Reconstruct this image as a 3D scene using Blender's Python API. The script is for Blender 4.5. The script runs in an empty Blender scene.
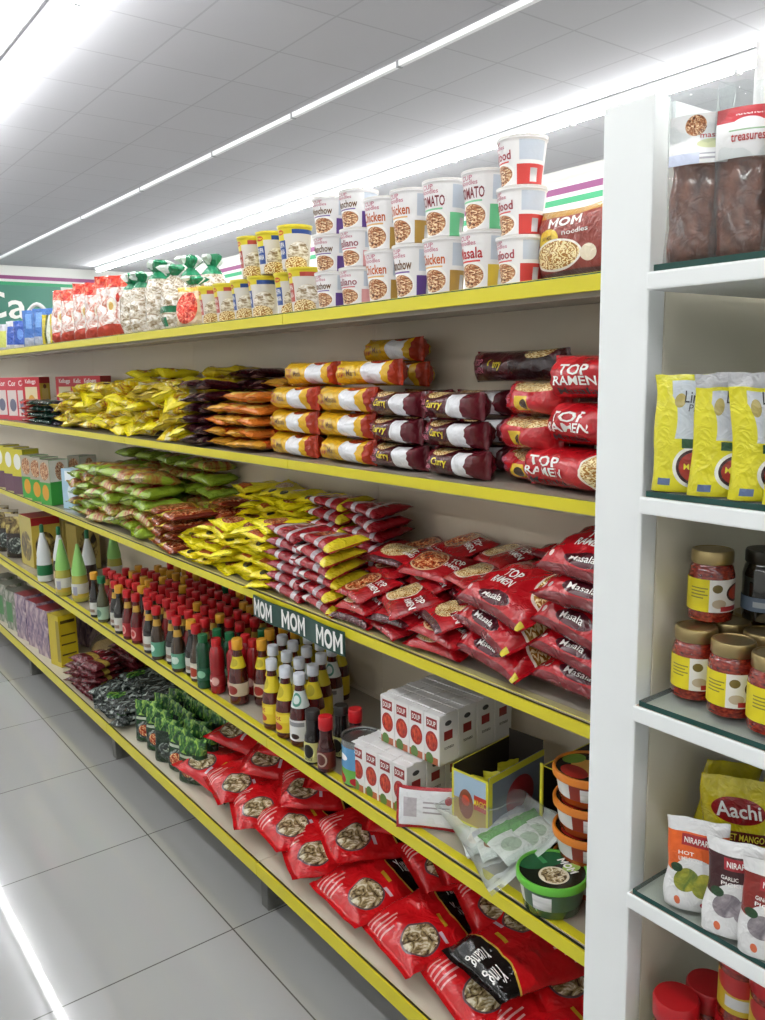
import bpy, bmesh, math, random
from mathutils import Vector, Matrix, noise
PI = math.pi
S = bpy.context.scene
COL = S.collection
random.seed(7)

# ------------------------------------------------------------------ camera, world, exposure
cam_d = bpy.data.cameras.new('camera')
cam_d.sensor_fit = 'VERTICAL'; cam_d.sensor_height = 36.0; cam_d.lens = 29.47
cam_d.clip_start = 0.05; cam_d.clip_end = 100
cam = bpy.data.objects.new('camera', cam_d); COL.objects.link(cam)
def _unit(v): return v / v.length
_a = _unit(Vector((-642.5, 126, -835))); _b = _unit(Vector((1117.5, 158, -835)))
_X = -_a; _Y = _unit(_b - _b.dot(_X) * _X); _Z = _X.cross(_Y)
cam.matrix_world = Matrix.Translation((0, 0, 1.5)) @ Matrix((_X, _Y, _Z)).to_4x4()
S.camera = cam
w = bpy.data.worlds.new('world'); S.world = w; w.use_nodes = True
w.node_tree.nodes['Background'].inputs[0].default_value = (.8, .9, 1, 1)
w.node_tree.nodes['Background'].inputs[1].default_value = 0.3
S.view_settings.view_transform = 'Standard'; S.view_settings.look = 'None'
S.view_settings.gamma = 1; S.view_settings.use_curve_mapping = False
S.view_settings.exposure = 0.16
TUBE = 42.0           # strength of the ceiling tubes
CEIL = 3.23

# ------------------------------------------------------------------ materials
def lin(c):
    if isinstance(c, str):
        c = [int(c[i:i+2], 16) / 255 for i in (0, 2, 4)]
        c = [x / 12.92 if x <= .04045 else ((x + .055) / 1.055) ** 2.4 for x in c]
    return (c[0], c[1], c[2], 1)
class NT:
    def __init__(s, name):
        s.m = bpy.data.materials.new(name); s.m.use_nodes = True
        s.t = s.m.node_tree; s.t.nodes.clear(); s.L = s.t.links
    def n(s, typ, **k):
        x = s.t.nodes.new(typ)
        for a, b in k.items():
            if a.startswith('i'):
                x.inputs[int(a[1:])].default_value = b
            else: setattr(x, a, b)
        return x
    def l(s, a, b): s.L.new(a, b)
def surf(nt, col, rough=.4, bump=0, bscale=60, metal=0, spec=.5, coord=None, coat=0):
    p = nt.n('ShaderNodeBsdfPrincipled'); o = nt.n('ShaderNodeOutputMaterial')
    if isinstance(col, tuple): p.inputs['Base Color'].default_value = col
    else: nt.l(col, p.inputs['Base Color'])
    p.inputs['Roughness'].default_value = rough; p.inputs['Metallic'].default_value = metal
    p.inputs['Specular IOR Level'].default_value = spec; p.inputs['Coat Weight'].default_value = coat
    p.inputs['Coat Roughness'].default_value = .08
    if bump:
        tc = nt.n('ShaderNodeTexCoord'); no = nt.n('ShaderNodeTexNoise'); no.inputs['Scale'].default_value = bscale
        no.inputs['Detail'].default_value = 2; no.inputs['Distortion'].default_value = 1.2
        nt.l(tc.outputs['Object'], no.inputs['Vector']); b = nt.n('ShaderNodeBump')
        b.inputs['Strength'].default_value = min(1, bump * 1.3); b.inputs['Distance'].default_value = .010
        vo = nt.n('ShaderNodeTexVoronoi'); vo.inputs['Scale'].default_value = bscale * .8
        va = nt.n('ShaderNodeVectorMath', operation='MULTIPLY_ADD'); va.inputs[1].default_value = (.03, .03, .03)
        nt.l(no.outputs['Color'], va.inputs[0]); nt.l(tc.outputs['Object'], va.inputs[2]); nt.l(va.outputs[0], vo.inputs['Vector'])
        ma = nt.n('ShaderNodeMath', operation='ADD'); nt.l(no.outputs[0], ma.inputs[0]); nt.l(vo.outputs['Distance'], ma.inputs[1])
        nt.l(ma.outputs[0], b.inputs['Height']); nt.l(b.outputs[0], p.inputs['Normal'])
    nt.l(p.outputs[0], o.inputs[0])
    return nt.m
_mc = {}
def plain(name, c, rough=.4, **k):
    if name in _mc: return _mc[name]
    nt = NT(name); _mc[name] = surf(nt, lin(c), rough, **k); return _mc[name]
FOOD = {'noodle': (('a06a20', 'e8c878', 'f4e4b4'), 'wave', 7), 'curry': (('7c3014', 'c87838', 'ecc890'), 'wave', 6),
        'pasta': (('443422', 'a89468', 'eae2ca'), 'mix', 11), 'food': (('4c2414', 'b06838', 'f4e0b8'), 'mix', 22),
        'powder': (('4a2416', '6e3a24', '824a30'), 'noise', 5), 'soup': (('6c1006', 'b8341a', 'd86038'), 'noise', 9),
        'salsa': (('4a0c08', '7a1c10', 'a03820'), 'noise', 30), 'clear': (('989088', 'd8d4cc', 'f8f6f2'), 'mix', 9),
        'clearfood': (('8c7454', 'd8ccb8', 'f8f4ee'), 'mix', 12), 'red': (('a81408', 'e03820', 'f4a080'), 'mix', 9),
        'shred': (('6c1408', 'b84820', 'ecc88c'), 'mix', 14), 'greens': (('1c4420', '3c7c38', 'b8c89c'), 'vor', 24),
        'pinkclear': (('c87860', 'ecd8d0', 'fbf8f6'), 'mix', 7), 'marble': (('181c1a', '3c4440', 'b0b8b0'), 'mix', 5), 'leaf': (('103818', '2c6424', '8cb448'), 'mix', 5), 'limered': (('982c1c', 'a89044', '98b838'), 'mix', 3), 'yelmix': (('a84820', 'ecd81c', 'f6f0d0'), 'mix', 3.2),
        'whitered': (('78101c', 'a8303a', 'dcd4d8'), 'mix', 4), 'fruit': (('586c24', '94942c', 'b0a438'), 'mix', 3), 'garlic': (('706870', '948c90', 'bcb4b8'), 'mix', 3), 'pinkish': (('584870', 'a08894', 'c8b8b8'), 'mix', 2.5), 'greyish': (('4c5c3c', '88887c', 'c0bcac'), 'mix', 2.5),
        'goldmix': (('2c2018', '7c6838', 'c8b468'), 'mix', 3), 'bars': (('202020', 'f0f0f0', 'f0f0f0'), 'noise', 1)}
def color_src(nt, c, uv):
    """a plain colour, or a procedural picture of food"""
    if c in FOOD:
        cols, kind, sc = FOOD[c]
        if kind == 'wave':
            t = nt.n('ShaderNodeTexWave'); t.inputs['Scale'].default_value = sc * .8; t.inputs['Distortion'].default_value = 14
            t.inputs['Detail'].default_value = 2; t.inputs['Detail Scale'].default_value = 2.5; out = t.outputs['Fac']
        elif kind == 'mix':
            t = nt.n('ShaderNodeTexNoise'); t.inputs['Scale'].default_value = sc; t.inputs['Detail'].default_value = 3; t.inputs['Distortion'].default_value = 1.6; out = t.outputs[0]
        elif kind == 'vor':
            t = nt.n('ShaderNodeTexVoronoi'); t.inputs['Scale'].default_value = sc; out = t.outputs['Distance']
        else:
            t = nt.n('ShaderNodeTexNoise'); t.inputs['Scale'].default_value = sc; t.inputs['Detail'].default_value = 3; out = t.outputs[0]
        nt.l(uv, t.inputs['Vector'])
        r = nt.n('ShaderNodeValToRGB'); e = r.color_ramp.elements
        lo, hi = (.1, .75) if kind == 'vor' else ((.36, .64) if kind == 'mix' else (.3, .7))
        e[0].position = lo; e[0].color = lin(cols[0]); e[1].position = hi; e[1].color = lin(cols[2])
        m = r.color_ramp.elements.new((lo + hi) / 2); m.color = lin(cols[1])
        nt.l(out, r.inputs[0]); return r.outputs[0]
    return lin(c)
def pat(name, base, shapes=(), rough=.3, bump=.25, bscale=45, spec=.5, coat=0, metal=0):
    """printed packaging: base colour with rectangles ('r') and ellipses ('e') in the UV of the print"""
    if name in _mc: return _mc[name]
    nt = NT(name); tc = nt.n('ShaderNodeUVMap'); uv = tc.outputs[0]
    cur = color_src(nt, base, uv)
    for k, x0, y0, x1, y1, c in shapes:
        cx, cy, rx, ry = (x0 + x1) / 2, (y0 + y1) / 2, abs(x1 - x0) / 2, abs(y1 - y0) / 2
        a = nt.n('ShaderNodeVectorMath', operation='SUBTRACT'); a.inputs[1].default_value = (cx, cy, 0); nt.l(uv, a.inputs[0])
        d = nt.n('ShaderNodeVectorMath', operation='DIVIDE'); d.inputs[1].default_value = (rx, ry, 1); nt.l(a.outputs[0], d.inputs[0])
        if k == 'e':
            q = nt.n('ShaderNodeVectorMath', operation='LENGTH'); nt.l(d.outputs[0], q.inputs[0]); v = q.outputs['Value']
        else:
            q = nt.n('ShaderNodeVectorMath', operation='ABSOLUTE'); nt.l(d.outputs[0], q.inputs[0])
            sp = nt.n('ShaderNodeSeparateXYZ'); nt.l(q.outputs[0], sp.inputs[0])
            mx = nt.n('ShaderNodeMath', operation='MAXIMUM'); nt.l(sp.outputs[0], mx.inputs[0]); nt.l(sp.outputs[1], mx.inputs[1]); v = mx.outputs[0]
        lt = nt.n('ShaderNodeMath', operation='LESS_THAN'); lt.inputs[1].default_value = 1; nt.l(v, lt.inputs[0])
        mix = nt.n('ShaderNodeMix', data_type='RGBA'); nt.l(lt.outputs[0], mix.inputs['Factor'])
        for sock, val in (('A', cur), ('B', color_src(nt, c, uv))):
            inp = [i for i in mix.inputs if i.name == sock and i.type == 'RGBA'][0]
            if isinstance(val, tuple): inp.default_value = val
            else: nt.l(val, inp)
        cur = [o for o in mix.outputs if o.type == 'RGBA'][0]
    _mc[name] = surf(nt, cur, rough, bump=bump, bscale=bscale, spec=spec, coat=coat, metal=metal); return _mc[name]
def film(name, tint='ffffff', amount=.22, rough=.12, bump=.4, bscale=30):
    if name in _mc: return _mc[name]
    nt = NT(name); tr = nt.n('ShaderNodeBsdfTransparent'); tr.inputs[0].default_value = lin(tint)
    g = nt.n('ShaderNodeBsdfPrincipled'); g.inputs['Base Color'].default_value = lin('f0f4f4'); g.inputs['Roughness'].default_value = rough
    mx = nt.n('ShaderNodeMixShader'); fr = nt.n('ShaderNodeLayerWeight'); fr.inputs[0].default_value = .35
    ad = nt.n('ShaderNodeMath', operation='MULTIPLY_ADD'); ad.inputs[1].default_value = .6; ad.inputs[2].default_value = amount; ad.use_clamp = True
    nt.l(fr.outputs['Fresnel'], ad.inputs[0]); nt.l(ad.outputs[0], mx.inputs[0]); nt.l(tr.outputs[0], mx.inputs[1]); nt.l(g.outputs[0], mx.inputs[2])
    if bump:
        tc = nt.n('ShaderNodeTexCoord'); no = nt.n('ShaderNodeTexNoise'); no.inputs['Scale'].default_value = bscale
        nt.l(tc.outputs['Object'], no.inputs['Vector']); b = nt.n('ShaderNodeBump'); b.inputs['Strength'].default_value = bump
        b.inputs['Distance'].default_value = .01; nt.l(no.outputs[0], b.inputs['Height']); nt.l(b.outputs[0], g.inputs['Normal'])
    o = nt.n('ShaderNodeOutputMaterial'); nt.l(mx.outputs[0], o.inputs[0]); _mc[name] = nt.m; return nt.m
def tiles(name, base, line, pitch, ox, oy, lw, rough, vary=.02, bump=0):
    nt = NT(name); g = nt.n('ShaderNodeNewGeometry'); sp = nt.n('ShaderNodeSeparateXYZ'); nt.l(g.outputs['Position'], sp.inputs[0])
    ds = []; cells = []
    for ax, off in ((0, ox), (1, oy)):
        a = nt.n('ShaderNodeMath', operation='SUBTRACT'); nt.l(sp.outputs[ax], a.inputs[0]); a.inputs[1].default_value = off
        d = nt.n('ShaderNodeMath', operation='DIVIDE'); nt.l(a.outputs[0], d.inputs[0]); d.inputs[1].default_value = pitch
        fl = nt.n('ShaderNodeMath', operation='FLOOR'); nt.l(d.outputs[0], fl.inputs[0]); cells.append(fl)
        p = nt.n('ShaderNodeMath', operation='PINGPONG'); nt.l(a.outputs[0], p.inputs[0]); p.inputs[1].default_value = pitch / 2
        ds.append(p)
    mn = nt.n('ShaderNodeMath', operation='MINIMUM'); nt.l(ds[0].outputs[0], mn.inputs[0]); nt.l(ds[1].outputs[0], mn.inputs[1])
    lt = nt.n('ShaderNodeMath', operation='LESS_THAN'); nt.l(mn.outputs[0], lt.inputs[0]); lt.inputs[1].default_value = lw / 2
    cb = nt.n('ShaderNodeCombineXYZ'); nt.l(cells[0].outputs[0], cb.inputs[0]); nt.l(cells[1].outputs[0], cb.inputs[1])
    wn = nt.n('ShaderNodeTexWhiteNoise', noise_dimensions='3D'); nt.l(cb.outputs[0], wn.inputs['Vector'])
    mr = nt.n('ShaderNodeMapRange'); nt.l(wn.outputs['Value'], mr.inputs[0]); mr.inputs[3].default_value = 1 - vary; mr.inputs[4].default_value = 1
    hs = nt.n('ShaderNodeHueSaturation'); hs.inputs['Color'].default_value = lin(base); nt.l(mr.outputs[0], hs.inputs['Value'])
    mix = nt.n('ShaderNodeMix', data_type='RGBA'); nt.l(lt.outputs[0], mix.inputs['Factor'])
    A = [i for i in mix.inputs if i.name == 'A' and i.type == 'RGBA'][0]; B = [i for i in mix.inputs if i.name == 'B' and i.type == 'RGBA'][0]
    nt.l(hs.outputs[0], A); B.default_value = lin(line)
    return surf(nt, [o for o in mix.outputs if o.type == 'RGBA'][0], rough, bump=bump, bscale=200)
def emit(name, c, s):
    nt = NT(name); e = nt.n('ShaderNodeEmission'); e.inputs[0].default_value = lin(c); e.inputs[1].default_value = s
    o = nt.n('ShaderNodeOutputMaterial'); nt.l(e.outputs[0], o.inputs[0]); return nt.m

M_WHITE = plain('white_enamel', 'eef1f1', .35)
M_WALL = plain('wall_paint', 'dfe0dc', .7)
M_BEIGE = plain('beige_panel', 'ece6d4', .45)
M_BACK = plain('back_panel_enamel', 'dccfba', .4)
M_SHELF = plain('shelf_enamel', 'aca496', .22)
M_DECK = plain('deck_enamel', 'cfc8b4', .3)
M_YEL = plain('yellow_rail', 'd2c628', .35)
M_DARK = plain('dark_slot', '15150f', .5)
M_FOOT = plain('grey_foot', '5c5c58', .5)
M_GLASSEDGE = plain('green_glass_edge', '16403a', .15)
M_GLASS = film('glass_sheet', 'ecf2ec', .03, .03, 0)
M_PURPLE = plain('purple_stripe', '8a4476', .5)
M_GREENS = plain('green_stripe', '2f9a68', .5)
W_TXT = plain('white_print', 'f2f0ec', .4)
K_TXT = plain('black_print', '18181a', .4)
R_TXT = plain('red_print', 'b41e22', .4)
Y_TXT = plain('yellow_print', 'e8d430', .4)
P_TXT = plain('pink_print', 'c06a80', .4)
B_TXT = plain('brown_print', '6a4420', .4)
O_TXT = plain('orange_print', 'c05a18', .4)

# ------------------------------------------------------------------ mesh building
class MB:
    def __init__(s): s.v = []; s.f = []; s.mi = []; s.uv = []; s.mats = []
    def slot(s, m):
        if m not in s.mats: s.mats.append(m)
        return s.mats.index(m)
    def grid(s, P, nu, nv, m, UV, wrapu=False):
        b = len(s.v); k = s.slot(m); cu = nu if wrapu else nu + 1
        for i in range(cu):
            for j in range(nv + 1): s.v.append(P(i, j))
        for i in range(nu):
            for j in range(nv):
                i2 = (i + 1) % cu
                s.f.append((b + i*(nv+1)+j, b + i2*(nv+1)+j, b + i2*(nv+1)+j+1, b + i*(nv+1)+j+1)); s.mi.append(k)
                s.uv.append((UV(i, j), UV(i+1, j), UV(i+1, j+1), UV(i, j+1)))
    def poly(s, pts, m, uvs=None):
        b = len(s.v); s.v += [Vector(p) for p in pts]; s.f.append(tuple(range(b, b + len(pts)))); s.mi.append(s.slot(m))
        s.uv.append(tuple(uvs) if uvs else tuple((0, 0) for _ in pts))
    def box(s, x0, y0, z0, x1, y1, z1, m, mats=None):
        """print coordinates: front (-Y) 0..1, right (+X) 1..2, back 2..3, left 3..4; top has v 1..2, bottom v -1..0"""
        mm = lambda k: (mats or {}).get(k, m)
        q = lambda u, v: ((u, v), (u+1, v), (u+1, v+1), (u, v+1))
        s.poly([(x0,y0,z0),(x1,y0,z0),(x1,y0,z1),(x0,y0,z1)], mm('front'), q(0,0))
        s.poly([(x1,y0,z0),(x1,y1,z0),(x1,y1,z1),(x1,y0,z1)], mm('right'), q(1,0))
        s.poly([(x1,y1,z0),(x0,y1,z0),(x0,y1,z1),(x1,y1,z1)], mm('back'), q(2,0))
        s.poly([(x0,y1,z0),(x0,y0,z0),(x0,y0,z1),(x0,y1,z1)], mm('left'), q(3,0))
        s.poly([(x0,y0,z1),(x1,y0,z1),(x1,y1,z1),(x0,y1,z1)], mm('top'), q(0,1))
        s.poly([(x0,y1,z0),(x1,y1,z0),(x1,y0,z0),(x0,y0,z0)], mm('bottom'), q(0,-1))
    def text(s, txt, m, rect, F, eps=.0007, bold=.03):
        """lettering laid on the surface F(u, v) inside rect = (u0, v0, u1, v1)"""
        vs, fs = glyphs(txt, bold); b = len(s.v); k = s.slot(m); u0, v0, u1, v1 = rect; h = .004
        for (x, y) in vs:
            u = u0 + (u1 - u0) * x; v = v0 + (v1 - v0) * y
            p = F(u, v); n = (F(u + h, v) - p).cross(F(u, v + h) - p)
            n = n / n.length if n.length > 1e-12 else Vector((0, 0, 1))
            s.v.append(p + n * eps)
        for f in fs: s.f.append(tuple(b + i for i in f)); s.mi.append(k); s.uv.append(tuple((0, 0) for _ in f))
    def mesh(s, name, smooth=True, tf=None, bevel=0):
        me = bpy.data.meshes.new(name)
        vs = [tf(v) for v in s.v] if tf else s.v
        me.from_pydata([tuple(v) for v in vs], [], s.f)
        for m in s.mats: me.materials.append(m)
        me.polygons.foreach_set('material_index', s.mi)
        if smooth: me.polygons.foreach_set('use_smooth', [True] * len(s.f))
        uvl = me.uv_layers.new(name='UVMap'); flat = []
        for t in s.uv:
            for a in t: flat += [a[0], a[1]]
        uvl.data.foreach_set('uv', flat)
        if bevel or not smooth:
            bm = bmesh.new(); bm.from_mesh(me)
            bmesh.ops.remove_doubles(bm, verts=bm.verts, dist=1e-5)
            if bevel:
                bmesh.ops.bevel(bm, geom=[e for e in bm.edges if len(e.link_faces) == 2 and e.calc_face_angle(0) > .6], offset=bevel, segments=2, affect='EDGES', profile=.6, clamp_overlap=True)
            bm.to_mesh(me); bm.free()
        me.update(); return me
_gc = {}
def glyphs(txt, bold=.03):
    key = (txt, bold)
    if key in _gc: return _gc[key]
    if txt == 'MOM':          # heavy hand-cut capitals
        vs, fs = [], []
        def q(*p): b = len(vs); vs.extend(p); fs.append(tuple(range(b, b + len(p))))
        for o in (0, .68):
            t = .075; W = .32
            for a in (0, .25, .5, .75): 
                q((o, a), (o+t, a), (o+t, a+.25), (o, a+.25)); q((o+W-t, a), (o+W, a), (o+W, a+.25), (o+W-t, a+.25))
            q((o+t*.9, .72), (o+W/2, .22), (o+W/2, .52), (o+t*.6, 1)); q((o+W/2, .22), (o+W-t*.9, .72), (o+W-t*.6, 1), (o+W/2, .52))
        n = 16
        for i in range(n):
            a, b = 2*PI*i/n, 2*PI*(i+1)/n; P = lambda r, h, x: (.5 + r*math.cos(x), .5 + h*math.sin(x))
            q(P(.085, .27, a), P(.15, .50, a), P(.15, .50, b), P(.085, .27, b))
        _gc[key] = (vs, fs); return _gc[key]
    cu = bpy.data.curves.new('lettering', 'FONT'); cu.body = txt; cu.resolution_u = 2; cu.offset = bold * .35
    o = bpy.data.objects.new('lettering', cu); COL.objects.link(o)
    dg = bpy.context.evaluated_depsgraph_get(); me = o.evaluated_get(dg).to_mesh()
    bm = bmesh.new(); bm.from_mesh(me); o.evaluated_get(dg).to_mesh_clear()
    xs = [v.co.x for v in bm.verts]; ys = [v.co.y for v in bm.verts]
    x0, x1, y0, y1 = min(xs), max(xs), min(ys), max(ys)
    n = max(3, int((x1 - x0) / (y1 - y0) * 2.5))
    for i in range(1, n):
        bmesh.ops.bisect_plane(bm, geom=bm.verts[:] + bm.edges[:] + bm.faces[:], plane_co=(x0 + (x1-x0)*i/n, 0, 0), plane_no=(1, 0, 0))
    for i in (1, 2):
        bmesh.ops.bisect_plane(bm, geom=bm.verts[:] + bm.edges[:] + bm.faces[:], plane_co=(0, y0 + (y1-y0)*i/3, 0), plane_no=(0, 1, 0))
    bm.verts.index_update()
    vs = [((v.co.x - x0) / (x1 - x0), (v.co.y - y0) / (y1 - y0)) for v in bm.verts]
    fs = [tuple(v.index for v in f.verts) for f in bm.faces]
    fs = [f if bm.faces else f for f in fs]
    if bm.faces:
        bm.faces.ensure_lookup_table()
        fs = [tuple(v.index for v in (f.verts if f.normal.z >= 0 else reversed(f.verts[:]))) for f in bm.faces]
    bm.free(); bpy.data.objects.remove(o); bpy.data.curves.remove(cu)
    _gc[key] = (vs, fs); return _gc[key]

def pillow(name, L, W, T, mat, texts=(), seed=0, nu=26, nv=12, stand=False, fin=.009, wr=1.0, pu=5, pv=3, bottom=.8, twist=0, back=None, gusset=0):
    """a sealed packet: two bulging sheets, crimped flat ends and creases running in from the seals"""
    mb = MB(); sd = seed * 7.13
    kfin = L / (L - 2 * fin)
    def F(u, v, side=1):
        a = (2*u - 1) * kfin; b = 2*v - 1; A = min(1, abs(a)); B = min(1, abs(b))
        hw = W/2 * (1 - .07 * (1 - A*A)) * (1 + .03 * noise.noise(Vector((a*2, sd, 3))))
        pr = (1 - A**pu) ** .55 * (1 - B**pv) ** .5
        x = (u - .5) * L + .012 * L * noise.noise(Vector((b*2.2, sd, 9))) * A
        y = b * hw
        n1 = noise.noise(Vector((x*26 + sd, y*26, side*3.0)))
        cre = math.sin(b * 11 + sd + 2.5 * noise.noise(Vector((a*2, b*2, sd)))) * math.exp(-(1 - A) * 5)
        z = side * (T/2) * (1 if side > 0 else bottom) * pr
        z += T * wr * (.13 * n1 * pr + .09 * cre * (1 - A**8))
        if A >= 1: z += .0015 * math.sin(b * 7 + sd) + side * .0004
        z += twist * a * b * T
        if stand and gusset: z *= 1 + gusset * (1 - v)
        return Vector((x, y, z))
    us = [0, .5 * fin / L, fin / L] + [fin/L + (1 - 2*fin/L) * (.5 - .5*math.cos(PI * i / (nu - 4))) for i in range(1, nu - 4)] + [1 - fin/L, 1 - .5*fin/L, 1]
    vsn = [.5 - .5 * math.cos(PI * j / nv) for j in range(nv + 1)]
    n = len(us) - 1
    mb.grid(lambda i, j: F(us[i], vsn[j], 1), n, nv, mat, lambda i, j: (us[i], vsn[j]))
    bk = back or mat
    mb.grid(lambda i, j: F(us[i], vsn[nv-j], -1), n, nv, bk, lambda i, j: (us[i], vsn[nv-j]))
    for t in texts:
        mb.text(t[0], t[1], t[2:6], lambda u, v: F(u, v, 1), bold=t[6] if len(t) > 6 else .03)
    if stand: tf = lambda v: Vector((v.x, -v.z, v.y + W/2))
    else: tf = lambda v: Vector((v.x, v.y, v.z + T * .4))
    me = mb.mesh(name, tf=tf); return me

def upright(name, W, H, T, mat, texts=(), seed=0, wr=.8, gusset=.5, back=None, nu=22, nv=12, fin=.008, lean=0):
    """a stand-up pouch: sealed at top, fat at its foot, print facing the front"""
    mb = MB(); sd = seed * 5.7
    def F(u, v, side=1):
        a = 2*u - 1; A = abs(a)
        t = min(1, max(0, v)); foot = (1 - t**2.2) ** .7
        if t < .06: foot *= .8 + .2 * t / .06
        ed = (1 - A**4) ** .5
        z = side * T/2 * foot * ed * (1 + gusset * (1-t) * .4)
        x = (u - .5) * W * (1 - .05 * math.sin(PI * t)) + .006 * noise.noise(Vector((t*3, sd, 1)))
        z += T * wr * (.10 * noise.noise(Vector((x*30 + sd, v*H*22, side))) * ed * min(1, 8*(1-t)) )
        z += T * wr * .05 * math.sin(9*a + sd + 3*t) * math.exp(-(1-t)*4)
        if t > .93: z += side * .0005
        y = v * H + .004 * noise.noise(Vector((a*1.5, sd, 4))) * t
        return Vector((x, -z + lean * t * H, y))
    vs = [0, .02, .06] + [.06 + .87 * j / (nv - 2) for j in range(1, nv - 2)] + [.93, .965, 1]
    n = len(vs) - 1; bk = back or mat
    us = [.5 - .5*math.cos(PI*i/nu) for i in range(nu + 1)]
    mb.grid(lambda i, j: F(us[i], vs[j], 1), nu, n, mat, lambda i, j: (us[i], vs[j]))
    mb.grid(lambda i, j: F(us[nu-i], vs[j], -1), nu, n, bk, lambda i, j: (1 - us[nu-i], vs[j]))
    mb.poly([F(us[i], 0, 1) for i in range(nu + 1)] + [F(us[nu-i], 0, -1) for i in range(1, nu)], bk)
    for t in texts: mb.text(t[0], t[1], t[2:6], lambda u, v: F(u, v, 1), bold=t[6] if len(t) > 6 else .03)
    return mb.mesh(name)

def lathe(name, prof, mat, n=20, texts=(), caps=True, smooth=True, wob=0, seed=0, sx=1, sy=1, vr=None):
    """prof = [(radius, z)...]; the print's middle (u = .5) faces the front"""
    mb = MB(); z0, z1 = prof[0][1], prof[-1][1]
    if vr: z0, z1 = vr
    def R(z):
        for (ra, za), (rb, zb) in zip(prof, prof[1:]):
            if za <= z <= zb and zb > za: return ra + (rb-ra)*(z-za)/(zb-za)
        return prof[0][0] if z < prof[0][1] else prof[-1][0]
    def pt(u, r, z):
        ph = (u - .5) * 2 * PI
        if wob: r *= 1 + wob * noise.noise(Vector((math.sin(ph)*2, math.cos(ph)*2 + seed*9, z*20)))
        return Vector((r * math.sin(ph) * sx, -r * math.cos(ph) * sy, z))
    F = lambda u, v: pt(u, R(z0 + (z1-z0)*v), z0 + (z1-z0)*v)
    m = len(prof) - 1
    mb.grid(lambda i, j: pt(i/n, prof[j][0], prof[j][1]), n, m, mat, lambda i, j: (i/n, (prof[j][1]-z0)/max(1e-6, z1-z0)), wrapu=True)
    if caps:
        for j, rev in ((0, True), (m, False)):
            if prof[j][0] > .0005:
                ring = [pt(i/n, *prof[j]) for i in range(n)]
                if rev: ring.reverse()
                mb.poly(ring, mat, [(.5, 0 if rev else 1)] * n)
    for t in texts: mb.text(t[0], t[1], t[2:6], F, eps=.0006, bold=t[6] if len(t) > 6 else .03)
    me = mb.mesh(name)
    if smooth:
        pass
    sharpen(me); return me
def sharpen(me, ang=.7):
    bm = bmesh.new(); bm.from_mesh(me)
    for e in bm.edges:
        if len(e.link_faces) == 2 and e.calc_face_angle(0) > ang: e.smooth = False
    for f in bm.faces:
        if len(f.verts) > 4 and abs(f.normal.z) > .99: f.smooth = False
    bm.to_mesh(me); bm.free()
def boxmesh(name, w_, d, h, mat, mats=None, bevel=.0015, texts=(), x0=None, y0=None, z0=0):
    mb = MB(); X0 = -w_/2 if x0 is None else x0; Y0 = -d/2 if y0 is None else y0
    mb.box(X0, Y0, z0, X0 + w_, Y0 + d, z0 + h, mat, mats)
    me = mb.mesh(name, smooth=False, bevel=bevel)
    if texts:
        m2 = MB(); m2.mats = list(me.materials)
        def F(u, v):
            if u > 1.001: return Vector((X0 + w_, Y0 + d * (u - 1), z0 + h * v))
            if v > 1.001: return Vector((X0 + w_ * u, Y0 + d * (v - 1), z0 + h))
            return Vector((X0 + w_ * u, Y0, z0 + h * v))
        for t in texts: m2.text(t[0], t[1], t[2:6], F, bold=t[6] if len(t) > 6 else .03)
        e = m2.mesh('t'); me = join_mesh(name, [me, e], m2.mats)
    return me
def join_mesh(name, meshes, mats):
    bm = bmesh.new(); 
    for m in meshes: bm.from_mesh(m)
    out = bpy.data.meshes.new(name); bm.to_mesh(out); bm.free()
    for m in mats: out.materials.append(m)
    return out
def tubemesh(name, pts, r, mat, n=8):
    mb = MB(); pts = [Vector(p) for p in pts]; fr = []
    for i, p in enumerate(pts):
        t = (pts[min(i+1, len(pts)-1)] - pts[max(i-1, 0)]).normalized()
        a = t.cross(Vector((0, 0, 1))); a = a.normalized() if a.length > .01 else Vector((1, 0, 0)); fr.append((p, a, t.cross(a)))
    mb.grid(lambda i, j: fr[j][0] + r*(fr[j][1]*math.cos(2*PI*i/n) + fr[j][2]*math.sin(2*PI*i/n)), n, len(pts)-1, mat, lambda i, j: (i/n, j), wrapu=True)
    return mb.mesh(name)

# ------------------------------------------------------------------ objects
LABELS = {}
def tag(o, label, cat, group=None, shared=False):
    nwords = len(label.split())
    if not 4 <= nwords <= 16: print('LONGLABEL', nwords, label)
    if label in LABELS and not shared: print('DUPLICATE LABEL', label)
    LABELS[label] = 1; o['label'] = label; o['category'] = cat
    if group: o['group'] = group
def obj(name, me, parent=None, loc=(0, 0, 0), rot=(0, 0, 0)):
    o = bpy.data.objects.new(name, me); COL.objects.link(o); o.location = loc; o.rotation_euler = rot
    if parent: o.parent = parent
    return o
def struct(name, me, parent=None, loc=(0, 0, 0)):
    o = obj(name, me, parent, loc)
    if not parent: o['kind'] = 'structure'
    return o
class Item:
    """one kind of thing: its name, category and either one mesh or a tree of part meshes"""
    def __init__(s, name, cat, mesh=None, parts=()): s.name, s.cat, s.mesh, s.parts = name, cat, mesh, parts
def place(it, loc, rz, label, group=None, rx=0, ry=0, shared=False, sc=1):
    o = obj(it.name, it.mesh, None, loc, (rx, ry, rz)); o.scale = (sc, sc, sc)
    def kids(par, parts):
        for p in parts:
            c = obj(p[0], p[1], par, p[2] if len(p) > 2 else (0, 0, 0))
            if len(p) > 4: c['label'] = p[4]
            if len(p) > 3: kids(c, p[3])
    kids(o, it.parts); tag(o, label, it.cat, group, shared); return o
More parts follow.
